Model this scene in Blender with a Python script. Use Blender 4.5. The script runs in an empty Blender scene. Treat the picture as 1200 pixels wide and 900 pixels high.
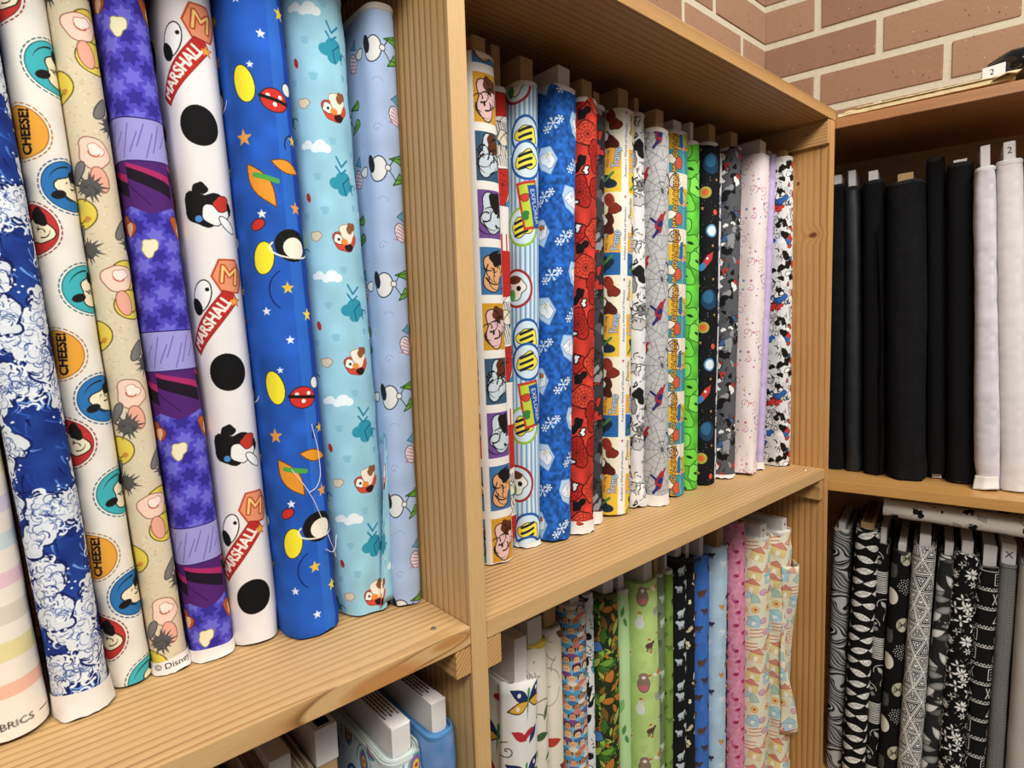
import bpy, bmesh, math, random
import numpy as np
from math import sin, cos, pi, sqrt, atan2, radians
from mathutils import Vector, Matrix, noise

C = bpy.context.scene
COL = C.collection

# ------------------------------------------------------------------ camera, light, exposure
YAW, PITCH, ROLL, FPX = 0.7202, -0.0914, -0.0303, 684.16
CAM = Vector((-0.2937, -0.3996, 0.2591))
fw = Vector((sin(YAW)*cos(PITCH), cos(YAW)*cos(PITCH), sin(PITCH)))
rt = Vector((cos(YAW), -sin(YAW), 0)); up = rt.cross(fw)
R_ = rt*cos(ROLL) + up*sin(ROLL); U_ = up*cos(ROLL) - rt*sin(ROLL)
cd = bpy.data.cameras.new('camera'); cam = bpy.data.objects.new('camera', cd); COL.objects.link(cam)
cam.matrix_world = Matrix(((R_.x, U_.x, -fw.x, CAM.x), (R_.y, U_.y, -fw.y, CAM.y), (R_.z, U_.z, -fw.z, CAM.z), (0, 0, 0, 1)))
cd.sensor_fit = 'HORIZONTAL'; cd.sensor_width = 36; cd.lens = FPX/1200*36; cd.clip_start = 0.01
C.camera = cam

w = bpy.data.worlds.new('room_light'); C.world = w; w.use_nodes = True
w.node_tree.nodes['Background'].inputs[0].default_value = (1.0, 0.965, 0.91, 1)
w.node_tree.nodes['Background'].inputs[1].default_value = 0.17

def area(name, loc, size, sy, power, target, col=(1, 0.975, 0.93)):
    l = bpy.data.lights.new(name, 'AREA'); l.shape = 'RECTANGLE'; l.size = size; l.size_y = sy; l.energy = power; l.color = col
    o = bpy.data.objects.new(name, l); COL.objects.link(o); o.location = loc
    o.rotation_euler = (Vector(target)-Vector(loc)).to_track_quat('-Z', 'Y').to_euler()
    return o
area('ceiling_light', (-0.95, -1.25, 1.65), 1.3, 0.4, 46, (-0.2, 0.0, 0.1))
area('ceiling_light', (0.45, -1.15, 1.75), 1.3, 0.4, 38, (0.5, 0.0, 0.0))
C.view_settings.view_transform = 'Standard'; C.view_settings.look = 'None'
C.view_settings.gamma = 1; C.view_settings.use_curve_mapping = False
C.view_settings.exposure = -0.12

# ------------------------------------------------------------------ dimensions fitted to the place (metres)
T = 0.0175                 # board thickness
TP = 0.0179                # upright thickness
W = 0.7847                 # inner face of the right upright of the middle bay
Z3 = 0.5953                # underside of the top boards
DEP = 0.285                # depth of the left shelving
TIER = 0.6175
TH = 0.21747
DV = Vector((sin(TH), -cos(TH), 0)); NV = Vector((cos(TH), sin(TH), 0)); OR = Vector((0.805, 0, 0))
RZ = atan2(DV.y, DV.x)
SR0, SR1, SR2, SR3 = -0.0257, -0.0438, 0.5835, 0.6002
XC, YC, ZB, BC = 1.1514, 0.2954, 0.9130, 0.0862
def RP(s, e, z): return OR + DV*s + NV*e + Vector((0, 0, z))

# ------------------------------------------------------------------ helpers
def lin(c):
    if isinstance(c, str):
        c = [int(c[i:i+2], 16)/255 for i in (0, 2, 4)]
    return tuple(x/12.92 if x <= 0.04045 else ((x+0.055)/1.055)**2.4 for x in c) + (1,)
def hexc(c): return np.array([int(c[i:i+2], 16)/255 for i in (0, 2, 4)])
def tag(o, label=None, cat=None, group=None, kind=None):
    for k, v in (('label', label), ('category', cat), ('group', group), ('kind', kind)):
        if v: o[k] = v
    return o
def empty(name, loc, rot=(0, 0, 0)):
    o = bpy.data.objects.new(name, None); COL.objects.link(o); o.location = loc; o.rotation_euler = rot; o.empty_display_size = 0.02
    return o
def link(name, me, mat=None, parent=None, smooth=False):
    if mat:
        for m in (mat if isinstance(mat, (list, tuple)) else [mat]): me.materials.append(m)
    if smooth: me.shade_smooth()
    o = bpy.data.objects.new(name, me); COL.objects.link(o)
    if parent: o.parent = parent
    return o
def bm_obj(name, bm, mat, parent=None, smooth=False):
    bmesh.ops.recalc_face_normals(bm, faces=bm.faces)
    me = bpy.data.meshes.new(name); bm.to_mesh(me); bm.free()
    return link(name, me, mat, parent, smooth)
def add_box(bm, x0, x1, y0, y1, z0, z1, bev=0.0):
    vs = [bm.verts.new((x, y, z)) for x in (x0, x1) for y in (y0, y1) for z in (z0, z1)]
    fs = [bm.faces.new([vs[i] for i in q]) for q in ((0, 1, 3, 2), (4, 6, 7, 5), (0, 4, 5, 1), (2, 3, 7, 6), (0, 2, 6, 4), (1, 5, 7, 3))]
    if bev:
        es = list({e for f in fs for e in f.edges})
        bmesh.ops.bevel(bm, geom=es, offset=bev, segments=2, affect='EDGES', profile=0.6)
def box(name, x0, x1, y0, y1, z0, z1, mat, parent=None, bev=0.0008):
    bm = bmesh.new(); add_box(bm, x0, x1, y0, y1, z0, z1, bev); return bm_obj(name, bm, mat, parent)
def prism(name, pts, z0, z1, mat, parent=None, bev=0.0008):
    bm = bmesh.new(); lo = [bm.verts.new((p[0], p[1], z0)) for p in pts]; hi = [bm.verts.new((p[0], p[1], z1)) for p in pts]
    n = len(pts); bm.faces.new(lo[::-1]); bm.faces.new(hi)
    for i in range(n): bm.faces.new((lo[i], lo[(i+1) % n], hi[(i+1) % n], hi[i]))
    if bev: bmesh.ops.bevel(bm, geom=list(bm.edges), offset=bev, segments=2, affect='EDGES')
    return bm_obj(name, bm, mat, parent)

# ------------------------------------------------------------------ node materials
class NT:
    def __init__(s, name):
        s.m = bpy.data.materials.new(name); s.m.use_nodes = True; s.t = s.m.node_tree; s.b = s.t.nodes['Principled BSDF']
    def n(s, typ, **kw):
        o = s.t.nodes.new(typ)
        for k, v in kw.items(): setattr(o, k, v)
        return o
    def l(s, a, b): s.t.links.new(a, b)
    def math(s, op, a, b=None, c=None, clamp=False):
        o = s.n('ShaderNodeMath', operation=op); o.use_clamp = clamp
        for i, v in enumerate((a, b, c)):
            if v is None: continue
            if isinstance(v, (int, float)): o.inputs[i].default_value = v
            else: s.l(v, o.inputs[i])
        return o.outputs[0]
    def vmath(s, op, a, b):
        o = s.n('ShaderNodeVectorMath', operation=op); s.l(a, o.inputs[0])
        if isinstance(b, tuple): o.inputs[1].default_value = b
        else: s.l(b, o.inputs[1])
        return o.outputs['Value'] if op in ('DISTANCE', 'LENGTH') else o.outputs[0]
    def noise(s, vec, scale, detail=3, rough=0.5):
        o = s.n('ShaderNodeTexNoise'); o.inputs['Scale'].default_value = scale; o.inputs['Detail'].default_value = detail
        o.inputs['Roughness'].default_value = rough; s.l(vec, o.inputs['Vector']); return o.outputs['Fac']
    def ramp(s, fac, stops):
        o = s.n('ShaderNodeValToRGB'); e = o.color_ramp.elements
        while len(e) < len(stops): e.new(0.5)
        for x, (p, c) in zip(e, stops): x.position = p; x.color = lin(c)
        s.l(fac, o.inputs[0]); return o.outputs[0]
    def mix(s, f, a, b, blend='MIX'):
        o = s.n('ShaderNodeMix', data_type='RGBA', blend_type=blend)
        for i, v in ((0, f), (6, a), (7, b)):
            if isinstance(v, (int, float)): o.inputs[i].default_value = v
            elif isinstance(v, tuple): o.inputs[i].default_value = v
            else: s.l(v, o.inputs[i])
        return o.outputs[2]
    def bump(s, h, strength, dist=0.001):
        o = s.n('ShaderNodeBump'); o.inputs['Strength'].default_value = strength; o.inputs['Distance'].default_value = dist
        s.l(h, o.inputs['Height']); s.l(o.outputs[0], s.b.inputs['Normal'])

def wood(name, grain, centre, period=0.0075, light='D2A468', mid='C08F52', dark='94632F', warp=0.004, knots=(), rough=0.5, contrast=1.0):
    """annual rings round an axis along the grain; knots = (point, radius across, radius along)"""
    t = NT(name); P = t.n('ShaderNodeTexCoord').outputs['Object']
    ax = 'XYZ'.index(grain); other = [i for i in range(3) if i != ax]
    sc = [1, 1, 1]; sc[ax] = 0.07
    st = t.n('ShaderNodeMapping'); st.inputs['Scale'].default_value = sc; t.l(P, st.inputs['Vector'])
    low = t.noise(st.outputs[0], 9, 2); low2 = t.noise(st.outputs[0], 34, 2)
    loc = [0, 0, 0]; loc[other[0]] = -centre[0]; loc[other[1]] = -centre[1]
    m2 = t.n('ShaderNodeMapping'); m2.inputs['Location'].default_value = loc
    t.l(P, m2.inputs['Vector'])
    flat = [1, 1, 1]; flat[ax] = 0
    v = t.vmath('MULTIPLY', m2.outputs[0], tuple(flat)); r = t.vmath('LENGTH', v, (0, 0, 0))
    r = t.math('ADD', r, t.math('MULTIPLY', low, warp*6)); r = t.math('ADD', r, t.math('MULTIPLY', low2, warp*2.2))
    km = None
    for kn in knots:
        kp, ra, rl = kn[:3]; kc = kn[3] if len(kn) > 3 else '6B3B1B'
        s3 = [1/ra]*3; s3[ax] = 1/rl
        d = t.vmath('MULTIPLY', t.vmath('SUBTRACT', P, tuple(kp)), tuple(s3)); dd = t.vmath('LENGTH', d, (0, 0, 0))
        g = t.math('POWER', 2.718, t.math('MULTIPLY', t.math('MULTIPLY', dd, dd), -0.22))
        r = t.math('ADD', r, t.math('MULTIPLY', g, period*1.6))
        k = t.math('SUBTRACT', 1.35, dd, clamp=True); k = t.math('MULTIPLY', k, 1.6, clamp=True)
        km = (km or [])+[(k, kc)]
    f = t.math('FRACT', t.math('DIVIDE', r, period))
    str3 = t.noise(st.outputs[0], 21, 1)
    col = t.ramp(f, [(0.0, light), (0.40, light), (0.70, mid), (0.88, dark), (0.98, light)])
    col = t.mix(t.math('MULTIPLY_ADD', str3, -2.6, 1.55, clamp=True), col, lin(light))
    broad = t.ramp(low, [(0.3, light), (0.7, mid)])
    col = t.mix(0.15+0.35*(1-contrast), col, broad)
    s2 = [1, 1, 1]; s2[ax] = 0.04
    sm = t.n('ShaderNodeMapping'); sm.inputs['Scale'].default_value = s2; t.l(P, sm.inputs['Vector'])
    fib = t.noise(sm.outputs[0], 900, 3, 0.6)
    col = t.mix(0.22, col, t.ramp(fib, [(0.3, '9A9A9A'), (0.7, 'FFFFFF')]), 'MULTIPLY')
    for k, kc in (km or []): col = t.mix(k, col, lin(kc))
    t.l(col, t.b.inputs['Base Color']); t.b.inputs['Roughness'].default_value = rough
    t.bump(fib, 0.15, 0.0004)
    return t.m

def plain(name, col, rough=0.8, nscale=0, namt=0.1, bump=0.0, bscale=200, metallic=0, coat=0):
    t = NT(name); P = t.n('ShaderNodeTexCoord').outputs['Object']
    c = lin(col)
    if nscale:
        f = t.noise(P, nscale, 4)
        k = t.math('MULTIPLY_ADD', f, namt*2, 1-namt)
        o = t.n('ShaderNodeVectorMath', operation='SCALE'); o.inputs[0].default_value = c[:3]; t.l(k, o.inputs['Scale'])
        t.l(o.outputs[0], t.b.inputs['Base Color'])
    else: t.b.inputs['Base Color'].default_value = c
    t.b.inputs['Roughness'].default_value = rough; t.b.inputs['Metallic'].default_value = metallic
    if coat: t.b.inputs['Coat Weight'].default_value = coat
    if bump: t.bump(t.noise(P, bscale, 3), bump, 0.001)
    return t.m

WOOD_L = dict(light='D2AB74', mid='BC8E57', dark='774A22', warp=0.0022)
M = {}
M['shelf_left'] = wood('pine_shelf_left', 'X', (-0.55, -0.06), 0.0080, **WOOD_L, knots=[((-0.085, -0.001, -0.013), 0.008, 0.030, 'B98048'), ((-0.022, -0.001, -0.006), 0.004, 0.018, 'B98048')])
M['shelf_mid'] = wood('pine_shelf_middle', 'X', (-0.45, -0.09), 0.0080, **WOOD_L)
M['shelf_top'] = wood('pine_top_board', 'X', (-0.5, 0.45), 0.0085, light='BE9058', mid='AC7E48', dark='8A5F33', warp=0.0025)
M['upright_mid'] = wood('pine_upright_middle', 'Z', (0.10, -0.50), 0.0092, **WOOD_L, knots=[((-0.0005, 0.083, 0.262), 0.004, 0.007, '7A4A26')])
M['upright_right'] = wood('pine_upright_right', 'Z', (0.95, -0.55), 0.0100, light='CF9C60', mid='BC8448', dark='925A2C', warp=0.003,
                          knots=[((W-0.001, 0.026, 0.408), 0.0065, 0.0045, '6E3C1E'), ((W, 0.052, 0.50), 0.0025, 0.003)])
M['upright_left'] = wood('pine_upright_left', 'Z', (-0.7, -0.6), 0.008, **WOOD_L)
M['cleat'] = wood('pine_cleat', 'Y', (0.06, -0.10), 0.0038, light='CFA268', mid='BC8C52', dark='906034', warp=0.0025)
M['back'] = wood('pine_back_panel', 'Z', (0.3, 0.9), 0.012, light='A87C4A', mid='986E3E', dark='7A522A', contrast=0.4)
M['maple'] = wood('honey_shelf', 'X', (1.5, 0.4), 0.02, light='CF9C5A', mid='C6904C', dark='B27A3C', contrast=0.2, warp=0.006, rough=0.35)
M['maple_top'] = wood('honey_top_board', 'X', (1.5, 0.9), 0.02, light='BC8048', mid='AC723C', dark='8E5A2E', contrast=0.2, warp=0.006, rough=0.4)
M['maple_back'] = wood('honey_back_panel', 'X', (1.4, 0.4), 0.02, light='DDB27C', mid='CFA068', dark='B08450', contrast=0.2)
M['brown_board'] = plain('brown_cardboard', 'B08E60', 0.85, 60, 0.12)
M['white_board'] = plain('white_cardboard', 'DCD6D2', 0.7, 40, 0.03)
M['steel'] = plain('screw_steel', 'B9B4A8', 0.3, metallic=0.9)
M['card'] = plain('beige_cardboard_sheet', 'CDB88C', 0.85, 80, 0.15, 0.3, 120)
M['plastic'] = plain('black_plastic_wrap', '0B0B0D', 0.18, bump=0.9, bscale=70, coat=0.5)
M['ink'] = plain('black_print', '26221F', 0.7)
M['thread'] = plain('white_thread', 'E8E6EA', 0.7)
M['selvage'] = plain('white_selvage', 'E4DED6', 0.9, 60, 0.05, 0.4, 150)
M['wool'] = plain('floor_vinyl', '6E665C', 0.6, 5, 0.1)

def brick_mat():
    t = NT('red_brown_brick'); P = t.n('ShaderNodeTexCoord').outputs['Object']; oi = t.n('ShaderNodeObjectInfo')
    a = t.ramp(oi.outputs['Random'], [(0, '8A6750'), (0.5, '947056'), (1, '9E7A60')])
    a = t.mix(t.math('MULTIPLY', t.noise(P, 22, 4), 0.35), a, lin('7E5B46'))
    pit = t.noise(P, 190, 1, 0.3); a = t.mix(t.math('MULTIPLY', t.math('SUBTRACT', 0.27, pit, clamp=True), 14, clamp=True), a, lin('5A3323'))
    a = t.mix(t.math('MULTIPLY', t.math('SUBTRACT', pit, 0.75, clamp=True), 12, clamp=True), a, lin('D9BBA0'))
    t.l(a, t.b.inputs['Base Color']); t.b.inputs['Roughness'].default_value = 0.9; t.bump(t.noise(P, 110, 4, 0.65), 0.5, 0.0015); return t.m
M['brick'] = brick_mat()
M['mortar'] = plain('pale_sandy_mortar', 'C3B9A2', 0.95, 90, 0.12, 0.8, 160)

# ------------------------------------------------------------------ printed cloth: flat prints drawn shape by shape (millimetres, x = 0 on the front fold, y up)
_glyph = {}
def glyphs(txt):
    if txt not in _glyph:
        c = bpy.data.curves.new('lettering', 'FONT'); c.body = txt; c.size = 1; c.align_x = 'CENTER'; c.align_y = 'CENTER'; c.resolution_u = 3
        o = bpy.data.objects.new('lettering', c); me = o.to_mesh(); me.calc_loop_triangles()
        vs = [(v.co.x, v.co.y) for v in me.vertices]
        _glyph[txt] = np.array([[vs[i] for i in t.vertices] for t in me.loop_triangles]).reshape(-1, 3, 2)
        o.to_mesh_clear(); bpy.data.objects.remove(o); bpy.data.curves.remove(c)
    return _glyph[txt]

class Cloth:
    def __init__(s, w, h, bg, ppm=2.0, seed=1):
        s.w, s.h, s.k = w, h, ppm*2
        s.W = int(round(w*ppm))*2; s.H = int(round(h*ppm))*2
        s.kx = s.W/w; s.ky = s.H/h; s.a = np.empty((s.H, s.W, 3), np.float32); s.a[:] = hexc(bg); s.r = random.Random(seed); s.seed = seed
    def grid(s, x0, x1, y0, y1):
        i0 = int(math.floor((x0+s.w/2)*s.kx)); i1 = min(int(math.ceil((x1+s.w/2)*s.kx)), i0+s.W-1)
        j0 = int(math.floor(y0*s.ky)); j1 = min(int(math.ceil(y1*s.ky)), j0+s.H-1)
        i = np.arange(i0, i1+1); j = np.arange(j0, j1+1)
        X, Y = np.meshgrid((i+0.5)/s.kx-s.w/2, (j+0.5)/s.ky); return X, Y, np.ix_(j % s.H, i % s.W)
    def put(s, m, ix, col, al=1.0):
        if isinstance(col, str): col = hexc(col)
        sub = s.a[ix]; sub[m] = sub[m]*(1-al)+col*al; s.a[ix] = sub
    def ell(s, x, y, rx, ry=None, ang=0, col='000000', al=1, line=None, lw=0.6):
        ry = ry or rx; q = max(rx, ry)+lw; X, Y, ix = s.grid(x-q, x+q, y-q, y+q)
        c, n = cos(radians(ang)), sin(radians(ang)); u = (X-x)*c+(Y-y)*n; v = -(X-x)*n+(Y-y)*c
        if line: s.put((u/(rx+lw/2))**2+(v/(ry+lw/2))**2 < 1, ix, line, al); rx -= lw/2; ry -= lw/2
        s.put((u/rx)**2+(v/ry)**2 < 1, ix, col, al); return s
    def poly(s, pts, col, al=1, line=None, lw=0.6):
        P = np.array(pts, float); x0, y0 = P.min(0); x1, y1 = P.max(0); X, Y, ix = s.grid(x0, x1, y0, y1)
        m = np.zeros(X.shape, bool)
        for (ax, ay), (bx, by) in zip(P, np.roll(P, -1, 0)):
            if ay != by: m ^= ((ay > Y) != (by > Y)) & (X < (bx-ax)*(Y-ay)/(by-ay)+ax)
        s.put(m, ix, col, al)
        if line: s.line(list(pts)+[pts[0]], lw, line)
        return s
    def line(s, pts, wd, col, al=1, taper=False):
        P = np.array(pts, float); x0, y0 = P.min(0)-wd; x1, y1 = P.max(0)+wd; X, Y, ix = s.grid(x0, x1, y0, y1)
        m = np.zeros(X.shape, bool); n = len(P)-1
        for k in range(n):
            a, b = P[k], P[k+1]; d = b-a; L = d@d
            if L == 0: continue
            t = np.clip(((X-a[0])*d[0]+(Y-a[1])*d[1])/L, 0, 1)
            ww = wd/2*((1-(k+t)/n)*0.9+0.1 if taper else 1)
            m |= (X-a[0]-t*d[0])**2+(Y-a[1]-t*d[1])**2 < ww**2
        s.put(m, ix, col, al); return s
    def arc(s, x, y, r, a0, a1, wd, col, n=12, sq=1.0, taper=False, al=1):
        return s.line([(x+r*cos(radians(a0+(a1-a0)*i/n)), y+r*sq*sin(radians(a0+(a1-a0)*i/n))) for i in range(n+1)], wd, col, al, taper)
    def spiral(s, x, y, r, a0, turns, wd, col, sg=1):
        n = int(14*turns)+4
        return s.line([(x+r*(1-i/n)*cos(radians(a0)+sg*2*pi*turns*i/n), y+r*(1-i/n)*sin(radians(a0)+sg*2*pi*turns*i/n)) for i in range(n+1)], wd, col)
    def shape(s, x, y, pts, sc=1, ang=0, col='000000', line=None, lw=0.5, al=1, mx=1):
        c, n = cos(radians(ang)), sin(radians(ang))
        return s.poly([(x+sc*(mx*p[0]*c-p[1]*n), y+sc*(mx*p[0]*n+p[1]*c)) for p in pts], col, al, line, lw)
    def star(s, x, y, r, n=5, col='FFFFFF', ang=90, inner=0.42, line=None):
        return s.poly([(x+r*(1 if i % 2 == 0 else inner)*cos(radians(ang+180*i/n)), y+r*(1 if i % 2 == 0 else inner)*sin(radians(ang+180*i/n))) for i in range(2*n)], col, 1, line, 0.4)
    def blob(s, x, y, r, col, line=None, lw=0.6, n=14, wob=0.25, sq=1.0, ang=0, al=1):
        ph = [s.r.uniform(0, 6.28) for _ in range(3)]; pts = []
        for i in range(n*2):
            a = pi*i/n; q = r*(1+wob*(0.5*sin(2*a+ph[0])+0.35*sin(3*a+ph[1])+0.25*sin(5*a+ph[2])))
            u, v = q*cos(a), q*sq*sin(a); c, m = cos(radians(ang)), sin(radians(ang)); pts.append((x+u*c-v*m, y+u*m+v*c))
        return s.poly(pts, col, al, line, lw)
    def text(s, t, x, y, size, ang=0, col='000000', sx=1.0, out=None, ow=0.8):
        c, n = cos(radians(ang)), sin(radians(ang))
        for pas in ((0,) if not out else (1, 0)):
            offs = [(0, 0)] if not pas else [(ow*cos(k*pi/4), ow*sin(k*pi/4)) for k in range(8)]
            for tri in glyphs(t):
                q = tri*size*np.array([sx, 1]); q = np.stack([q[:, 0]*c-q[:, 1]*n+x, q[:, 0]*n+q[:, 1]*c+y], 1)
                for o in offs: s.tri(q+np.array(o), out if pas else col)
        return s
    def tri(s, P, col):
        x0, y0 = P.min(0); x1, y1 = P.max(0); X, Y, ix = s.grid(x0, x1, y0, y1); d = []
        for (ax, ay), (bx, by) in zip(P, np.roll(P, -1, 0)): d.append((bx-ax)*(Y-ay)-(by-ay)*(X-ax))
        s.put(((d[0] >= 0) & (d[1] >= 0) & (d[2] >= 0)) | ((d[0] <= 0) & (d[1] <= 0) & (d[2] <= 0)), ix, col)
    def mottle(s, amt=0.08, cells=12, tint=None):
        g = np.random.RandomState(s.seed); n = int(cells); m = max(2, int(cells*s.h/s.w)); q = g.rand(m, n)
        yi = np.linspace(0, m, s.H, endpoint=False); xi = np.linspace(0, n, s.W, endpoint=False)
        y0 = yi.astype(int); x0 = xi.astype(int); fy = (yi-y0)[:, None]; fx = (xi-x0)[None]; fy = fy*fy*(3-2*fy); fx = fx*fx*(3-2*fx)
        a = q[np.ix_(y0 % m, x0 % n)]; b = q[np.ix_(y0 % m, (x0+1) % n)]; c = q[np.ix_((y0+1) % m, x0 % n)]; d = q[np.ix_((y0+1) % m, (x0+1) % n)]
        f = ((a*(1-fx)+b*fx)*(1-fy)+(c*(1-fx)+d*fx)*fy)[..., None]
        if tint is None: s.a *= 1+amt*(2*f-1)
        else: s.a = s.a*(1-amt*f)+hexc(tint)*amt*f
        s.a = s.a.astype(np.float32); return s
    def scatter(s, n, fn, dmin=0, x=None):
        pts = []; tries = 0
        while len(pts) < n and tries < n*40:
            tries += 1; p = (s.r.uniform(-s.w/2, s.w/2), s.r.uniform(0, s.h))
            if dmin and any(min(abs(p[0]-q[0]), s.w-abs(p[0]-q[0]))**2+min(abs(p[1]-q[1]), s.h-abs(p[1]-q[1]))**2 < dmin*dmin for q in pts): continue
            pts.append(p)
        for i, p in enumerate(pts): fn(p[0], p[1], i)
        return s
    def material(s, name, rough=0.85, gain=1.0, bump=0.12, sheen=0.0, zoom=1.0):
        a = np.clip(s.a.reshape(s.H//2, 2, s.W//2, 2, 3).mean((1, 3)), 0, 1)
        im = bpy.data.images.new(name, s.W//2, s.H//2); px = np.ones((s.H//2, s.W//2, 4), np.float32); px[..., :3] = a
        im.pixels.foreach_set(px.ravel()); im.update()
        t = NT(name); uv = t.n('ShaderNodeUVMap'); mp = t.n('ShaderNodeMapping'); t.l(uv.outputs[0], mp.inputs['Vector'])
        mp.inputs['Scale'].default_value = (1000/s.w/zoom, 1000/s.h/zoom, 1); mp.inputs['Location'].default_value = (0.5, 0, 0)
        tx = t.n('ShaderNodeTexImage'); tx.image = im; t.l(mp.outputs[0], tx.inputs['Vector'])
        P = t.n('ShaderNodeTexCoord').outputs['Object']; f = t.noise(P, 35, 3)
        k = t.math('MULTIPLY_ADD', f, 0.10*gain, 0.95*gain)
        o = t.n('ShaderNodeVectorMath', operation='SCALE'); t.l(tx.outputs[0], o.inputs[0]); t.l(k, o.inputs['Scale'])
        t.l(o.outputs[0], t.b.inputs['Base Color']); t.b.inputs['Roughness'].default_value = rough
        t.b.inputs['Specular IOR Level'].default_value = 0.18 if rough > 0.6 else 0.5
        t.bump(t.noise(uv.outputs[0], 700, 2, 0.6), bump, 0.0006)
        return t.m

TRI = [(-1, -0.7), (1, -0.7), (0, 1)]
LEAF = [(sin(pi*i/8)*0.42*(1-0.15*i/8), 1-2*i/8) for i in range(9)]+[(-sin(pi*i/8)*0.42*(1-0.15*i/8), 1-2*i/8) for i in range(7, 0, -1)]
FAN = [(0, -1)]+[(sin(radians(a)), -1+1.9*cos(radians(a))) for a in range(-34, 35, 8)]
def ink(c, x, y, r, n, col='141414', wd=0.7):
    for _ in range(n):
        a = c.r.uniform(0, 360); c.arc(x+c.r.uniform(-r, r)*0.7, y+c.r.uniform(-r, r)*0.7, c.r.uniform(0.25, 0.8)*r, a, a+c.r.uniform(50, 170), wd*c.r.uniform(0.6, 1.5), col, 6, taper=True)

# ---- left bay
def p_pastel():
    c = Cloth(120, 560, 'EBE1D2', 1.5)
    cols = ['E9A98F', 'DDD08A', 'CFC6B4', 'E3B6C6', 'BFD3DA', 'CFC2DC', 'E5D9A0', 'C9D8B2', 'E8C0B0', 'D8BCD0', 'B9D4D6', 'E2CFA8', 'DDB4C4', 'C3CFE0']
    for i in range(22):
        y = 30+i*24; X, Y, ix = c.grid(-60, 59.5, y, y+10+c.r.uniform(-2, 3)); c.put(np.ones(X.shape, bool), ix, cols[i % len(cols)], 0.75)
    c.text('FABRICS', 2, 11, 6.6, 0, '2A2624', 1.1); c.line([(20, 11), (28, 11)], 1.0, '2A2624')
    return c.material('pastel_stripe_print')
def p_waves():
    c = Cloth(110, 200, '17307E', 2.5, 7); c.mottle(0.45, 7, '0A1750'); c.mottle(0.35, 12, '3C70C6')
    for i in range(260):
        x, y = c.r.uniform(-55, 55), c.r.uniform(0, 200); a = c.r.uniform(150, 250); r = c.r.uniform(8, 20)
        c.arc(x, y, r, a, a+c.r.uniform(25, 60), c.r.uniform(0.8, 2.2), c.r.choice(['2B57B4', '4A7CCB', '0B1750', '1B3C98', '0B1750', '6A98D8']), 6, taper=True)
    def crest(x, y, r, a0, a1, w_, sg=1):
        n = 26; P = [(x+(r+7*sin(k*0.5))*cos(radians(a0+(a1-a0)*k/n)), y+(r+5*sin(k*0.4))*1.25*sin(radians(a0+(a1-a0)*k/n))) for k in range(n+1)]
        for q in range(7):
            f = 1-(q+1)*0.105; c.line([(x+(p[0]-x)*f, y+(p[1]-y)*f) for p in P], 1.7, ['0B1750', 'DDE5EE', '2B57B4', 'B7CDE8', '0B1750', '7FA6DC', 'DDE5EE'][q], taper=True)
        for p in P: c.blob(p[0], p[1], w_*c.r.uniform(0.75, 1.2), 'D3D8DE', '101C54', 1.3, wob=0.4)
        for p in P: c.blob(p[0], p[1], w_*0.8, 'DADEE3', None, wob=0.4)
        for p in P:
            for q in range(3):
                b = c.r.uniform(0, 360); d = c.r.uniform(0.1, 1.0)*w_; X, Y = p[0]+d*cos(radians(b)), p[1]+d*sin(radians(b))
                c.arc(X, Y, c.r.uniform(2.2, 3.8), b, b+210, c.r.uniform(0.5, 0.9), c.r.choice(['24326C', '3D548E', '6F87B4']), 8, taper=True)
            b = radians(c.r.uniform(0, 360)); X, Y = p[0]+w_*1.15*cos(b), p[1]+w_*1.15*sin(b)
            c.arc(X, Y, 2.4, math.degrees(b)-100, math.degrees(b)+90, 2.0, 'E4E7EA', 8, taper=True)
            b += 1; c.ell(p[0]+w_*1.8*cos(b), p[1]+w_*1.8*sin(b), 0.8, 0.7, 0, 'E4E7EA')
    for a in [(-2, 14, 20, 20, 170, 8), (22, 60, 19, 60, 235, 8.5), (-24, 92, 17, -60, 110, 8), (8, 128, 20, 10, 180, 9), (-16, 172, 17, 80, 250, 8), (46, 10, 14, 100, 220, 7), (50, 110, 16, 150, 290, 8), (40, 168, 15, 20, 160, 7)]: crest(*a)
    return c.material('blue_wave_print')
def p_discs():
    c = Cloth(110, 148, 'DED8CC', 2.5, 3); c.mottle(0.03, 10)
    def dash(x, y, r, col):
        for k in range(30): a = k*12; c.arc(x, y, r+1.6, a, a+7, 0.7, col, 2)
        c.ell(x, y, r, r, 0, col)
    for (x, y, col, kind) in [(-17, 41, 'B9332E', 0), (13, 0, '3FA7AE', 1), (-14, 104, 'DD9B38', 2), (11, 70, '2A6CA8', 3), (47, 28, 'DD9B38', 2), (47, 100, 'B9332E', 0)]:
        dash(x, y, 17, {0: '7A221E', 1: '1D5A60', 2: '9A5E1B', 3: '173F69'}[kind]); c.ell(x, y, 16.4, 16.4, 0, col)
        if kind == 2: c.text('CHEESE!', x+4, y, 9, 86, '1A1512', 0.9, out='1A1512', ow=0.35); c.arc(x, y, 12, 120, 240, 0.8, '5E3B12')
        else:
            c.blob(x+3, y-1, 10, 'E9DDBD', '1C1714', 0.7, wob=0.3); c.blob(x+6, y+8, 5.5, '191615', wob=0.3)
            c.ell(x-8, y-6, 4.5, 2.8, 20, '191615'); c.arc(x, y, 13, 90, 160, 1.2, '191615', taper=True); ink(c, x+3, y, 7, 5)
    return c.material('ringed_disc_print')
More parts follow.
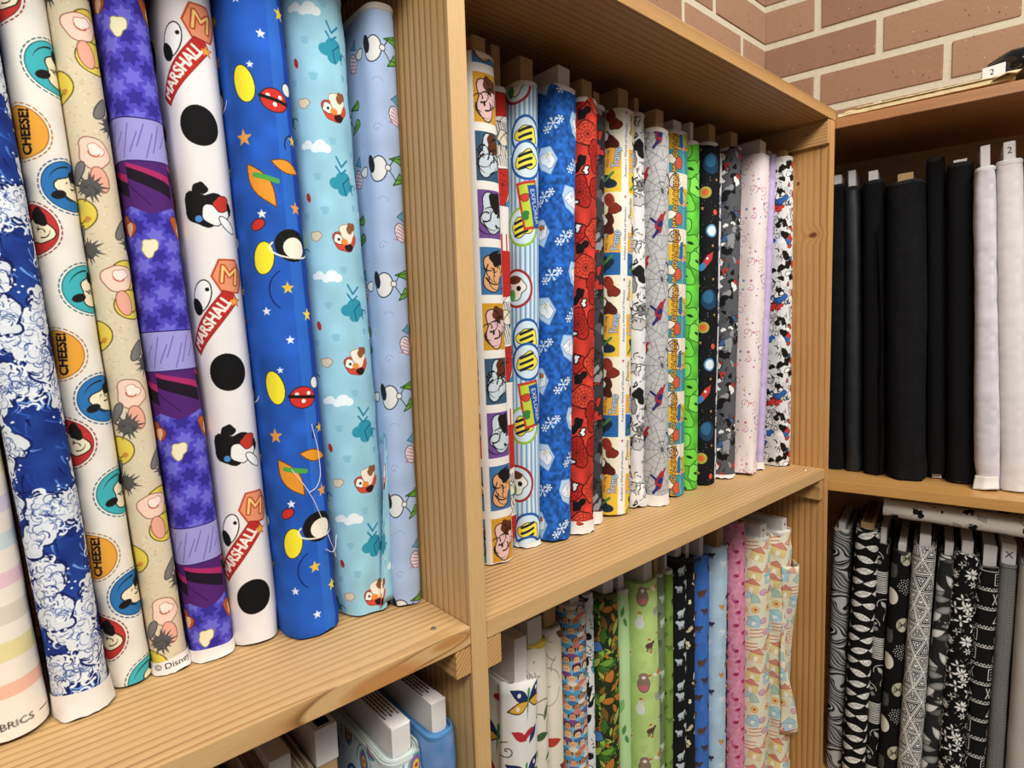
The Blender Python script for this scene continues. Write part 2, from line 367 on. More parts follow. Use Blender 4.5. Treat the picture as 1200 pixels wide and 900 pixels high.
def p_meadow():
    c = Cloth(96, 152, 'D3C4A6', 2.5, 5)
    c.scatter(900, lambda x, y, i: c.ell(x, y, c.r.uniform(0.3, 0.9), 0.5, c.r.uniform(0, 180), c.r.choice(['BBA988', 'E2D7C0', 'C3B394']), 0.8))
    for (x, y) in [(-14, 8), (9, 103), (-16, 64+20), (9, 0-30), (-38, 45), (34, 62), (34, 136)]:
        c.ell(x, y, 11, 9.5, 15, 'DCC64E', line='5B4B1D', lw=0.7); c.arc(x-1, y+1, 6, 200, 320, 0.8, '6A4A1D'); c.blob(x+5, y-3, 2, 'C98A3A')
    for (x, y) in [(0, 45), (3, 120), (-42, 100), (42, 20)]:
        c.blob(x, y, 9, 'EBC9B4', '8A5A48', 0.6, wob=0.18); c.ell(x+1, y-16, 4.5, 8, 8, 'E3A48E', line='8A5A48'); c.blob(x+1, y+2, 4, 'F3DDD0', 'A8705C', 0.4); c.arc(x, y+1, 3, 180, 330, 0.7, 'B5513C')
    for (x, y) in [(-5, 24), (14, 64), (-12, 138), (16, 142), (-40, 72), (40, 100)]:
        for k in range(16):
            a = radians(k*22.5+c.r.uniform(-8, 8)); L = c.r.uniform(7, 12); c.line([(x, y), (x+L*cos(a), y+L*0.8*sin(a))], 3.2, '4B4947', taper=True)
        c.ell(x, y, 6, 5, 0, '55524F'); c.ell(x-6, y+9, 3.2, 8, -35, '77736F', line='3B3937'); ink(c, x, y, 5, 4, '2E2C2A', 0.6)
    return c.material('tan_meadow_print', zoom=1.12)
def p_purple():
    c = Cloth(90, 154, '4D44B4', 2.5, 9)
    for j in range(12):
        for i in range(9):
            x, y = -45+i*11, j*14+(i % 2)*7
            for a in (0, 60, 120): c.shape(x, y, LEAF, 7, a+15, '342A8C' if (i+j) % 2 else '6A66CC')
    def band(y0, y1, col): X, Y, ix = c.grid(-45, 44.6, y0, y1); c.put(np.ones(X.shape, bool), ix, col)
    band(82, 112, '9A94CE'); band(50, 82, '4E2168')
    for x in range(-45, 45, 30):
        for k in range(7): c.line([(x+k*5, 84+k % 3*4), (x+6+k*5, 108-k % 2*6)], 0.6, '5B56A0')
        c.poly([(x, 80), (x+30, 66), (x+30, 56), (x, 70)], '1B1020'); c.poly([(x, 81), (x+30, 72), (x+30, 66.5), (x, 78)], 'A72A62')
        c.poly([(x, 50), (x+12, 44), (x+22, 47), (x+30, 50), (x+30, 54), (x, 54)], '4E2168'); c.line([(x, 66), (x+14, 50)], 0.6, '2A0F3C')
    for x in (-22, 18): c.blob(x, 36, 7.5, 'B5582C', '6A2C14', wob=0.3); c.blob(x+2, 34, 4.5, 'E9B592', '7A4026', 0.4); c.blob(x+16, 20, 6, 'E6DDB8', '8E8660', wob=0.35)
    c.line([(-45, 82), (45, 82)], 0.7, '2A1D55'); c.line([(-45, 112), (45, 112)], 0.7, '2A1D55')
    return c.material('purple_leaf_and_band_print')
def p_spots():
    c = Cloth(120, 190, 'E2DCD8', 2.2, 4)
    for (x0, y) in [(-8, 0), (52, 60)]:
        x = x0
        c.ell(x+5, y+42, 13.5, 15, 0, '0E0D0D')
        c.blob(x+3, y+170, 15, '131111', wob=0.35); c.blob(x+9, y+166, 9, 'E9E4E0', '131111', 0.6); c.blob(x+14, y+174, 6, 'BC3328', '131111', 0.5); c.ell(x+17, y+158, 3.5, 8, 40, 'EFEBE8', line='131111'); c.ell(x-3, y+162, 2.6, 2.6, 0, '4A86C8'); c.blob(x, y+185, 5, '131111')
        hx = [(x+14+13*cos(radians(a)), y+118+15*sin(radians(a))) for a in range(0, 360, 60)]; c.poly(hx, 'E08E66', line='B5452C', lw=1.4); c.text('M', x+14, y+118, 20, -10, 'F1C878', out='B5452C', ow=1.2)
        c.shape(x-4, y+82, [(-24, -6), (24, -6), (27, 0), (24, 6), (-24, 6)], 1.12, 50, 'B22B24', line='8E1F1A', lw=0.8); c.text('MARSHALL', x-4, y+82, 12.5, 50, 'F2E6DA', 0.80, out='F2E6DA', ow=0.45)
        c.star(x+16, y+98, 5, 5, 'E9A13B', line='B22B24')
        c.ell(x-8, y+103, 7, 13, -20, 'F0ECEA', line='131111', lw=0.8); c.ell(x-13, y+95, 4.5, 7, 20, '131111'); c.ell(x-3, y+108, 1.5, 1.5, 0, '131111')
    return c.material('spotted_banner_print')
def p_night():
    c = Cloth(130, 236, '2357B4', 2.2, 6); c.mottle(0.12, 10)
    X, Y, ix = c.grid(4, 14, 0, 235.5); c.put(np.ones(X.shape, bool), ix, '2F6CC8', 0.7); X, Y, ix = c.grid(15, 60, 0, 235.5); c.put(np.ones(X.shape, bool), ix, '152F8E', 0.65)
    for (x, y) in [(-4, 0), (56, 118)]:
        c.ell(x-14, y+218, 8, 14, 10, 'F0E034', line='23201A'); c.ell(x-12, y+86, 8, 13, -10, 'F0E034', line='23201A')
        c.ell(x+8, y+208, 11, 9, 0, 'C8322A', line='15130F'); [c.ell(x+8+a, y+208+b, 1.7, 1.7, 0, 'F1EDE6') for a, b in ((-5, 3), (0, -3), (5, 3))]; c.line([(x-3, y+210), (x+19, y+207)], 2.6, '15130F'); c.ell(x+21, y+219, 5, 5, 0, 'E9E6E0', line='15130F')
        c.shape(x-8, y+142, LEAF, 19, 30, 'E2922E', line='5E3A14', lw=0.8); c.line([(x-12, y+150), (x+4, y+146)], 4, '4C9F44'); c.shape(x+13, y+158, LEAF, 13, 75, 'E2922E', line='5E3A14', lw=0.8); c.arc(x+22, y+175, 9, 100, 200, 0.9, '15130F')
        c.ell(x+11, y+96, 14, 13, 0, '15130F'); c.ell(x+13, y+94, 9.5, 8.5, 0, 'EFE6D4'); c.arc(x+13, y+94, 20, 150, 350, 1.4, 'EFE6D4', sq=0.4); c.ell(x-14, y+112, 6, 4, 30, 'C8322A', line='15130F')
        c.star(x+4, y+62, 5.5, 5, 'E7B93A'); c.star(x-18, y+178, 7, 5, 'E39A4A'); c.star(x+22, y+180, 5, 5, 'E7B93A'); c.star(x-8, y+232, 3, 5, 'E4E4EC'); c.star(x+20, y+40, 6, 5, 'EFD23F'); c.star(x+18, y+126, 6, 5, 'E39A4A'); c.star(x-10, y+120, 4, 5, 'E4E4EC'); c.star(x-14, y+44, 4, 5, 'E4E4EC'); c.star(x+2, y+20, 4, 5, 'E4E4EC')
        c.arc(x+8, y+60, 18, 120, 230, 0.9, '0D1A55')
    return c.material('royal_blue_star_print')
def p_clouds():
    c = Cloth(110, 108, '98C9DB', 2.2, 8); c.mottle(0.05, 8)
    def paw(x, y, s):
        c.ell(x, y, 2.6*s, 2.2*s, 0, '7FB5CC', 0.8)
        for k in (-2.6, -0.9, 0.9, 2.6): c.ell(x+k*s, y+3.2*s-abs(k)*0.3*s, 0.9*s, 1.3*s, 0, '7FB5CC', 0.8)
    for (x, y) in [(2, 0), (-50, 54)]:
        c.blob(x, y+16, 10, 'CE4A35', '7E2A20', 0.5); c.blob(x+2, y+22, 7.5, 'EFE3D2', '8A5A3A', 0.4); c.blob(x+6, y+27, 4.5, '8A5634', wob=0.35); c.blob(x-6, y+17, 4.5, 'EDEAE0', '1D1816', 0.5); c.ell(x-6, y+17, 1.2, 1.2, 0, '1D1816'); c.ell(x-1, y+15, 3.2, 2.6, 0, 'E48A3C'); c.blob(x+3, y+10, 3.5, '2A1616')
        for (a, b, r) in ((-4, 64, 6), (3, 68, 7), (8, 62, 5), (2, 58, 5)): c.ell(x+a, y+b, r, r*0.85, 0, '2E8FA6')
        c.line([(x+4, y+54), (x+2, y+64), (x+9, y+70)], 0.8, '124C78'); c.arc(x+14, y+60, 4, 20, 250, 0.8, '124C78')
        c.line([(x+8, y+84), (x+2, y+78), (x-2, y+86)], 1.6, '2A7E9E'); c.line([(x+6, y+76), (x+1, y+72), (x-3, y+78)], 1.6, '2A7E9E')
        for (a, b, r) in ((-20, 92, 4), (-15, 94, 5.5), (-10, 92, 4), (22, 40, 3), (26, 41, 4)): c.ell(x+a, y+b, r, r*0.9, 0, 'E3EEF0')
        paw(x-16, y+40, 1.1); paw(x+18, y+90, 1); paw(x-20, y+68, 1); paw(x+12, y+44, 0.9); paw(x-4, y+98, 1)
        c.blob(x-26, y+20, 4.5, 'D8CDB4', '8A5A3A', 0.4); c.ell(x-30, y+52, 2, 4, 10, 'A8322E')
    return c.material('sky_blue_cloud_print')
def p_fans():
    c = Cloth(100, 102, 'A9BEDF', 2.2, 10); c.mottle(0.05, 6)
    for (x, y) in [(4, 0), (-46, 51)]:
        for (a, b, g) in ((-2, 6, 62), (-1, -12, 96)):
            c.shape(x+a+4, y+b, FAN, 8.5, g-90-60, '6DAA45', line='1E3A18', lw=0.8); c.line([(x-8, y-3), (x+a, y+b)], 0.8, '1E3A18')
            c.line([(x+a-1, y+b), (x+a+9, y+b+2)], 0.6, '1E3A18')
        c.ell(x-17, y-3, 8, 11, -8, 'E3E2E0', line='22262E', lw=0.9); c.ell(x-8, y-2, 2.6, 2.6, 0, 'E3E2E0', line='22262E')
        c.ell(x-24, y+2, 3.6, 8, 10, '22262E')
        c.ell(x+2, y+44, 6.5, 8.5, 18, 'E5D8DC', line='22262E')
        for k in range(-2, 3): c.line([(x-3+k*1.2, y+44+k*3), (x+7, y+41+k*3)], 1.1, 'B288A6')
        c.shape(x+4, y+59, TRI, 5, 158+180, '58A4C8', line='22262E'); c.blob(x+14, y+48, 5, 'ECE9E2', '22262E', 0.7)
        c.spiral(x-16, y+32, 4.5, 20, 1.2, 0.5, '8698C4'); c.spiral(x+14, y+72, 4, 90, 1.0, 0.5, '8698C4'); c.arc(x-14, y+70, 5, 10, 150, 0.5, '8698C4')
    return c.material('periwinkle_fan_print')

# ---- middle bay, upper row
def p_grid():
    c = Cloth(118, 236, 'E6E1DA', 2, 11)
    for j in range(4):
        for i in range(3):
            x, y = -39+i*39.3, j*59+28; c.poly([(x-16, y-25), (x+16, y-25), (x+16, y+25), (x-16, y+25)], ['3D7FB4', '3D6E9E', 'B5472F', 'C9932F', '3D6E9E', '6D4A8E', '35556E', '3D7FB4'][(i*3+j) % 8])
            c.blob(x, y, 15, c.r.choice(['E6B68E', 'D8A070', 'C3CED6', 'D9B3B0', 'E9D07A']), '17120F', 1, wob=0.35, sq=1.25)
            c.blob(x+5, y+13, 9, c.r.choice(['1A1412', '5A2D18', '1A1412', '8F2A22']), wob=0.4); ink(c, x, y, 15, 16, '17120F', 1.6)
            for d in (-19.6, 19.6): c.line([(x+d, y-30), (x+d, y+30)], 7, 'E6E1DA')
            for d in (-29.5, 29.5): c.line([(x-20, y+d), (x+20, y+d)], 8, 'E6E1DA')
    return c.material('framed_comic_panel_print')
def p_comic(name, bg, cols, n=60, seed=1, w=90, h=170, lines=60, r=10, inkc='15120F'):
    def f():
        c = Cloth(w, h, bg, 1.8, seed)
        c.scatter(n, lambda x, y, i: c.blob(x, y, c.r.uniform(0.5, 1.1)*r, c.r.choice(cols), inkc if c.r.random() < 0.7 else None, 0.8, wob=0.45, sq=c.r.uniform(0.5, 1.3), ang=c.r.uniform(0, 180)))
        c.scatter(lines, lambda x, y, i: ink(c, x, y, r*0.9, 3, inkc, 1.2))
        return c.material(name)
    return f
def p_redcomic():
    c = Cloth(80, 200, 'E2DCD6', 2, 12)
    c.poly([(-40, 92), (40, 104), (40, 150), (-40, 150)], 'B5271F')
    for k in range(30): c.line([(-40+k*3, 44), (-52+k*3, 92)], 0.8, '2B2B2E')
    for k in range(12): c.line([(-40+k*7, 150), (-40+k*7, 168)], 2, 'B5271F')
    for k in range(7): c.blob(-36+k*12, 60+k % 2*14, 8, 'E0D2BC', '17130F'); c.ell(-30+k*12, 72-k % 2*10, 3, 6, 20, '2F5F8C')
    c.poly([(-40, 0), (0, 0), (10, 20), (40, 28), (40, 46), (-40, 36)], 'B5271F', line='17130F'); c.poly([(0, 0), (40, 0), (40, 24), (14, 16)], '2E86B8', line='17130F')
    c.blob(20, 12, 8, 'E7C53C', '17130F'); ink(c, 0, 30, 18, 8); ink(c, 0, 70, 30, 8)
    return c.material('red_white_comic_print')
def p_stripe():
    c = Cloth(96, 230, 'D9DEE2', 2, 13)
    for k in range(16):
        x = -48+k*6; c.line([(x+1.4, 0), (x+1.4, 229)], 2.6, '6C9EC0'); c.line([(x+4, 0), (x+4, 229)], 0.7, 'A9C4D6')
    for (x, y, col, kind) in [(-8, 20, '23549A', 0), (-22, 77, '9A2B2E', 1), (-14, 147, '8DB53A', 0), (-8, 222, '23549A', 0), (36, 50, '8DB53A', 1), (36, 170, '9A2B2E', 0)]:
        c.ell(x, y, 19, 21, 0, 'C9DCE6', line=col, lw=3); c.blob(x, y, 12, 'E8E2D6' if kind else 'E9D84A', '17130F', 0.8, wob=0.3)
        if kind: c.ell(x-3, y+10, 9, 5, 0, '5A3420'); c.ell(x-6, y-8, 4, 7, 0, '4B9A4A'); c.ell(x+3, y, 3, 3, 0, '17130F')
        else:
            for k in (-1, 0, 1): c.line([(x-9, y+k*7-3), (x+6, y+k*7+3)], 3, '17222E')
    c.shape(-4, 172, [(-14, -27), (12, -27), (14, 27), (-12, 27)], 1, 12, 'B83A30'); c.shape(-4, 172, [(-11.5, -24), (9.5, -24), (11.5, 24), (-9.5, 24)], 1, 12, 'B8C63A')
    c.shape(1, 171, [(-5, -24), (7, -24), (9, 24), (-4, 24)], 1, 12, '1F4B9A'); c.text('EXPLORER', 2.5, 171, 9, -78, 'E8E8E8', 0.95); c.blob(-11, 180, 5, 'C5402E', '17130F', 0.5); c.blob(-10, 160, 5, '2F7A3A', None)
    return c.material('blue_stripe_badge_print')
def p_snow():
    c = Cloth(110, 176, '2259A8', 2, 14); c.mottle(0.3, 30)
    def flake(x, y, r):
        for k in range(6):
            a = k*pi/3; c.line([(x, y), (x+r*cos(a), y+r*sin(a))], 0.9, 'DCE8F2')
            for q in (0.55, 0.8):
                for g in (-0.7, 0.7): c.line([(x+q*r*cos(a), y+q*r*sin(a)), (x+(q*cos(a)+0.3*cos(a+g))*r, y+(q*sin(a)+0.3*sin(a+g))*r)], 0.7, 'DCE8F2')
    for (x, y) in [(-36, 20), (4, 60), (-28, 104), (14, 148), (38, 16), (-60, 150)]:
        c.shape(x, y, [(-12, 6), (-6, 17), (8, 14), (13, -2), (2, -18), (-10, -8)], 1, 12, 'B4CDE6', line='6C9CCB', lw=1)
        c.blob(x+1, y, 9, 'E6EAF0', '51759E', 0.6, wob=0.3); c.blob(x+2, y+6, 4, c.r.choice(['A7663A', 'E2DCC8', 'C9D6E2'])); ink(c, x, y, 7, 4, '3A5A80', 0.6)
    for (x, y) in [(-4, 16), (-30, 62), (10, 102), (-20, 146), (40, 70), (42, 124), (-52, 100)]: flake(x, y, 7); flake(x-8, y-7, 4.5); flake(x+8, y+5, 4)
    return c.material('snowflake_blue_print')
def p_web():
    c = Cloth(110, 160, 'C2372A', 2, 15); c.mottle(0.2, 8)
    c.scatter(12, lambda x, y, i: [c.blob(x, y, 17, c.r.choice(['B5281F', 'D2452F', 'A8241C']), '2A0D0A', 1.3, wob=0.3)]+[c.line([(x, y), (x+18*cos(a*pi/6), y+18*sin(a*pi/6))], 0.5, '45100C') for a in range(12)]+[c.arc(x, y, q, 0, 360, 0.5, '45100C', 16) for q in (5, 9, 13)], 26)
    c.scatter(9, lambda x, y, i: c.blob(x, y, 9, '110D0D', wob=0.5, sq=0.7, ang=60), 30)
    c.scatter(9, lambda x, y, i: c.blob(x, y, 4.5, 'E6E2DE', '110D0D', 1.6, wob=0.5), 30)
    return c.material('red_web_line_print')
def p_poster():
    c = Cloth(90, 190, 'E8DFC4', 2, 16)
    def rect(x0, y0, x1, y1, col): c.poly([(x0, y0), (x1, y0), (x1, y1), (x0, y1)], col)
    for dx in (0, 45):
        for y in (0, 95):
            x = -45+dx
            rect(x, y, x+34, y+26, '27609A' if y else 'E0B93A'); c.blob(x+16, y+12, 9, '1C2B38', wob=0.5); c.line([(x+4, y+4), (x+24, y+22)], 3, '4D7F3A')
            rect(x, y+26, x+34, y+50, 'E8A83A'); c.text('Lady' , x+9, y+38, 14, 84, 'D8E2EA', out='4B6C8C'); c.text('AND THE', x+18, y+38, 4.5, 84, '4A3A1A'); c.text('Tramp', x+28, y+39, 12, 84, 'D8E2EA', 0.75, out='4B6C8C')
            c.blob(x+18, y+58, 10, '4A1E14', wob=0.45); c.blob(x+12, y+64, 6, 'EFE6DA', '2A1410'); c.blob(x+26, y+76, 7, '7C2A1C', '2A1410'); c.blob(x+10, y+72, 6, 'EFD37A'); c.ell(x+20, y+86, 6, 8, 20, '8E3020')
            c.text('Pinocchio', x+4, y+78, 8.5, 86, '1A1412', 0.72); rect(x+35, y, x+45, y+95, 'E6E3DE'); c.text('Awaken a World of Wonder', x+40, y+48, 5.2, 90, '3A3533', 1.0); c.star(x+40, y+90, 2.4, 5, 'B22B24')
    return c.material('storybook_poster_print', zoom=1.15)
def p_webgrey():
    c = Cloth(96, 110, 'B9B8B8', 2, 17)
    for (x, y) in [(-30, 20), (18, 20), (-6, 75), (42, 75)]:
        for k in range(10):
            a = k*pi/5; c.line([(x, y), (x+34*cos(a), y+34*sin(a))], 0.6, '5B5B5E')
        for q in (6, 12, 19, 27): c.line([(x+q*cos(k*pi/5), y+q*sin(k*pi/5)) for k in range(11)], 0.5, '77777A')
        c.ell(x, y, 2.5, 4, 20, '55555A')
        for (mx, my) in ((x+20, y+14), ):
            c.shape(mx, my, [(-4, -13), (2, -10), (4, 0), (7, 9), (3, 13), (-2, 6), (-6, 0)], 1, c.r.uniform(-20, 20), 'A8262A', line='1A1426'); ink(c, mx-16, my-6, 9, 5, '3A3A40', 0.8); c.line([(mx-2, my-8), (mx-8, my-16)], 3.5, '262A66'); c.line([(mx+4, my+8), (mx+9, my+15)], 3.5, 'A8262A'); c.line([(mx-5, my+2), (mx-11, my+7)], 3.2, '262A66'); c.blob(mx+1, my, 4, '262A66')
    return c.material('grey_web_print', zoom=1.1)
def p_letters():
    c = Cloth(90, 160, 'D9B63A', 2, 18)
    for dx in (-22, 23):
        for y in (0, 80):
            c.poly([(dx-22, y), (dx+22, y), (dx+22, y+34), (dx-22, y+34)], '3D8E9E'); c.poly([(dx-22, y+60), (dx+22, y+56), (dx+22, y+80), (dx-22, y+80)], 'E3DCCB')
            c.blob(dx+22, y+46, 11, 'A9B86A', '17130F', 1, wob=0.3); c.ell(dx+25, y+34, 5, 8, 40, 'D79C8E', line='17130F'); c.blob(dx+6, y+68, 9, 'C9C2B4', '17130F', 1.2)
            c.text('MANDALORIAN', dx+8, y+40, 11.5, 88, 'E8C53C', 0.92, out='6A2016', ow=1.1); c.ell(dx+13, y+14, 6, 9, 0, 'C8553C', line='17130F'); c.blob(dx, y+20, 7, 'E3DCCB', '17130F'); ink(c, dx+6, y+70, 12, 7)
            c.poly([(dx+14, y+36), (dx+22, y+36), (dx+22, y+62), (dx+16, y+60)], '2A5FA0')
    return c.material('yellow_lettered_comic_print')
def p_space():
    c = Cloth(110, 210, '121316', 2, 19)
    c.scatter(120, lambda x, y, i: c.ell(x, y, c.r.uniform(0.3, 0.8), 0.5, 0, c.r.choice(['9A9488', 'B8A45E', 'D8D8D8'])))
    for (x, y) in [(-16, 0), (36, 105)]:
        c.shape(x, y+150, [(-4, -12), (4, -12), (5, 4), (0, 15), (-5, 4)], 1.1, -35, 'C43A3A', line='3A1414'); c.ell(x-9, y+139, 5, 7, -35, '3E86C0'); c.ell(x-1, y+152, 2, 2, 0, 'CFE3EC')
        c.ell(x+6, y+195, 9, 9, 0, 'DDE3E6', line='4A90B8', lw=2.5); c.ell(x+4, y+88, 14, 16, 0, '1E3E5A'); c.ell(x+2, y+92, 9, 10, 0, '2D6488'); c.ell(x-6, y+44, 10, 9, 0, 'A9A04A'); c.ell(x-6, y+44, 5, 5, 0, 'D8632E'); c.ell(x+12, y+14, 4.5, 4.5, 0, 'D8553C')
        for q in ((10, 120), (-14, 110), (14, 64), (-10, 20), (8, 172)): c.star(x+q[0], y+q[1], 3.2, 5, 'C99A4A')
    return c.material('black_space_print')
def p_swirl():
    c = Cloth(100, 120, 'E2D5D2', 2, 20); cols = ['B05A78', '8A6FA8', 'B8464E', 'C98A9A', '5A6FA8', 'C9926A']
    c.scatter(14, lambda x, y, i: c.spiral(x, y, c.r.uniform(6, 12), c.r.uniform(0, 360), 1.3, 1.0, c.r.choice(['BB7E98', 'A87898', 'C08C8A']), c.r.choice([1, -1])), 17)
    c.scatter(46, lambda x, y, i: c.star(x, y, c.r.uniform(1.6, 3.8), 6, c.r.choice(cols), c.r.uniform(0, 60), 0.4), 6)
    c.scatter(60, lambda x, y, i: c.ell(x, y, 0.6, 0.6, 0, c.r.choice(cols)))
    return c.material('pale_pink_star_print', gain=1.02)
def p_green():
    c = Cloth(80, 110, '5DBB3A', 1.8, 21); c.mottle(0.2, 6)
    c.scatter(9, lambda x, y, i: (c.blob(x, y, 15, c.r.choice(['6CCB42', '4FA834', '7FD653']), '173A12', 1.1, wob=0.3), c.shape(x, y, LEAF, 6, 70, '173A12')), 22)
    return c.material('bright_green_print')
# ---- middle bay, lower row
def p_dragonfly():
    c = Cloth(110, 130, 'DFDCD4', 2, 22)
    for (x, y) in [(28, 84), (24, 20), (-28, 50)]:
        for (a, col) in ((35, '1F2F66'), (150, '1F2F66'), (-10, 'D9A33A'), (195, 'D9A33A')): c.shape(x+12*cos(radians(a)), y+12*sin(radians(a)), LEAF, 12, a-90, col, line='14131A', lw=0.8); c.ell(x+15*cos(radians(a)), y+15*sin(radians(a)), 2, 2, 0, 'E3DCCB')
        c.line([(x, y+10), (x-3, y-16)], 3.4, '3B8A4A', taper=True); c.spiral(x+18, y-18, 7, 0, 1.4, 0.7, '3A3A3A'); c.spiral(x-20, y+24, 8, 90, 1.4, 0.8, '3A3A3A')
        c.ell(x+2, y+36, 9, 3, 20, 'B02C34'); c.shape(x-12, y-28, LEAF, 10, 60, 'B02C34'); c.shape(x+6, y-30, LEAF, 9, -40, '27356E')
    return c.material('dragonfly_print', zoom=1.35)
def p_botanic(name, bg, leafs, seed, n=26, size=8, extra=None, stems=None, w=90, h=130, ppm=1.8):
    def f():
        c = Cloth(w, h, bg, ppm, seed)
        if stems: c.scatter(14, lambda x, y, i: c.arc(x, y, c.r.uniform(10, 20), c.r.uniform(0, 360), c.r.uniform(0, 360), 0.8, stems, 12))
        c.scatter(n, lambda x, y, i: c.shape(x, y, LEAF, size*c.r.uniform(0.6, 1.2), c.r.uniform(0, 360), c.r.choice(leafs), line=None), size*0.9)
        if extra: c.scatter(extra[0], lambda x, y, i: extra[1](c, x, y), size*2)
        return c.material(name, zoom=1.35)
    return f
def animal(c, x, y, col, s=1.0, line=None):
    m = c.r.choice([-1, 1])
    c.ell(x, y, 7*s, 4.4*s, 0, col, line=line); c.ell(x+7*s*m, y+3*s, 3*s, 2.6*s, 0, col, line=line)
    for k in (-4.5, -2, 2, 4.5): c.line([(x+k*s, y-2*s), (x+k*s, y-8*s)], 1.5*s, col)
def p_animals(name, bg, cols, seed, n=12, s=1.0, dots=None, w=90, h=120):
    def f():
        c = Cloth(w, h, bg, 1.8, seed); c.mottle(0.04, 8)
        if dots: c.scatter(70, lambda x, y, i: c.ell(x, y, 0.9, 0.9, 0, dots))
        c.scatter(n, lambda x, y, i: animal(c, x, y, c.r.choice(cols), s*c.r.uniform(0.8, 1.2)), 17*s)
        return c.material(name)
    return f
def p_forest():
    c = Cloth(110, 130, 'B7D07E', 2, 30); c.mottle(0.04, 10)
    for i, (x, y) in enumerate([(-20, 100), (10, 112), (-25, 62), (8, 74), (-10, 28), (22, 34), (38, 90), (-44, 16), (42, 60)]):
        k = i % 5
        if k == 0: c.ell(x, y, 9, 12, 0, '8B7466', line='4A3A32'); c.ell(x, y+12, 7, 6, 0, '8B7466'); c.ell(x, y+11, 3, 2.4, 0, 'E6DCCF'); c.ell(x, y-5, 8, 4, 0, 'C06A70')
        elif k == 1: c.ell(x, y, 8, 4, 20, 'D9772E'); c.ell(x+8, y+5, 3.5, 3, 0, 'D9772E'); c.shape(x-9, y-2, LEAF, 7, 60, 'E8E0D0')
        elif k == 2: c.ell(x, y, 7, 8, 0, 'DCDCD4'); c.ell(x+3, y+8, 1.6, 5, -15, 'DCDCD4'); c.ell(x-1, y+8, 1.6, 5, 10, 'DCDCD4')
        elif k == 3: c.ell(x, y, 9, 6, 0, 'A9A9A2'); [c.line([(x+a, y), (x+a*1.4, y+8)], 0.8, '77776F') for a in range(-7, 8, 2)]
        else: animal(c, x, y, '5A4234', 1.0)
    c.scatter(14, lambda x, y, i: (c.line([(x, y), (x, y+4)], 1, 'E8E0D0'), c.ell(x, y+5, 2.6, 1.6, 0, 'D2552E')), 16)
    c.scatter(30, lambda x, y, i: c.line([(x, y), (x+1, y+3)], 0.7, '8FB05A'))
    return c.material('light_green_woodland_print')
def p_faces():
    c = Cloth(80, 90, '6FB2D2', 2, 31)
    for j in range(7):
        for i in range(6):
            x, y = -36+i*14+(j % 2)*7, 6+j*13
            c.ell(x, y+2, 6.6, 5.2, 0, c.r.choice(['3A2A22', '5E3A24', '8A5A34', '26201E', 'C9A25A', 'B7B0A8'])); c.ell(x, y, 4.6, 4.6, 0, c.r.choice(['E2B48E', 'D69A72', 'B87A54', 'EAC6A6'])); c.ell(x, y-6.5, 6.5, 3.2, 0, c.r.choice(['4C93BA', 'C8726A', 'D9D2C4', '3D6E9E', '7A4A7E'])); c.ell(x-1.6, y+0.6, 0.6, 0.6, 0, '2A1C16'); c.ell(x+1.6, y+0.6, 0.6, 0.6, 0, '2A1C16')
    return c.material('little_people_print')
def p_flamingo():
    c = Cloth(80, 90, 'D98FA8', 2, 32); c.mottle(0.06, 24)
    def fl(x, y, i):
        m = c.r.choice([-1, 1]); c.ell(x, y, 6, 3.8, 20*m, 'C25A80'); c.shape(x+1, y, LEAF, 5, 75*m, '8E1F42'); c.line([(x+5*m, y+1), (x+7*m, y+8), (x+4*m, y+11)], 1.2, 'B8486F'); c.line([(x, y-3), (x, y-13)], 0.6, 'A83A60'); c.line([(x+2, y-3), (x+4, y-9), (x+1, y-12)], 0.6, 'A83A60')
    c.scatter(11, fl, 19); return c.material('pink_flamingo_print')
def p_beach():
    c = Cloth(120, 150, 'E3DBC0', 1.8, 33)
    def mot(x, y, i):
        k = i % 7; a = c.r.uniform(-25, 25)
        if k == 0: c.shape(x, y, [(-9, -8), (9, -8), (9, 4), (-9, 4)], 1, a, 'E0CC88', line='B59A5A'); c.shape(x, y, [(-11, 4), (11, 4), (0, 13)], 1, a, 'CF8676', line='9E5648'); c.shape(x, y, [(-3, -8), (2, -8), (2, 0), (-3, 0)], 1, a, 'EFEAE0')
        elif k == 1: c.shape(x, y, [(-9, -8), (9, -8), (9, 4), (-9, 4)], 1, a, 'AECAD0', line='7AA0AA'); c.shape(x, y, [(-11, 4), (11, 4), (0, 13)], 1, a, 'A8CBD2', line='5A8A98'); c.ell(x, y-1, 3, 3, 0, 'EFEAE0')
        elif k == 2: c.ell(x, y, 6, 4.5, a, 'D2A0B2', line='A06A84'); c.arc(x, y, 3, 0, 220, 0.9, 'E8C8D2')
        elif k == 3:
            for q in range(6): c.line([(x-9, y-6+q*2.6), (x+9, y-4+q*2.6)], 1.2, ['C9684A', 'E8DCC8'][q % 2])
        elif k == 4: c.ell(x, y, 5, 5, 0, 'E2C078', line='B8904E'); c.ell(x, y, 2, 2, 0, 'C9504A')
        elif k == 5: c.shape(x, y, [(-6, -5), (6, -8), (5, 3), (0, 8), (-4, 3)], 1, a, 'A9C4B4', line='6A8E7E')
        else: c.shape(x, y, TRI, 7, a, 'DCA68C', line='A8644E'); c.line([(x, y), (x, y+10)], 0.8, '9A4A34')
    c.scatter(52, mot, 15); c.scatter(14, lambda x, y, i: c.spiral(x, y, 3.5, 0, 1.1, 0.7, c.r.choice(['C98AA4', '8FB8C4', 'D9B85A'])), 20)
    return c.material('cream_beach_hut_print', zoom=1.25)
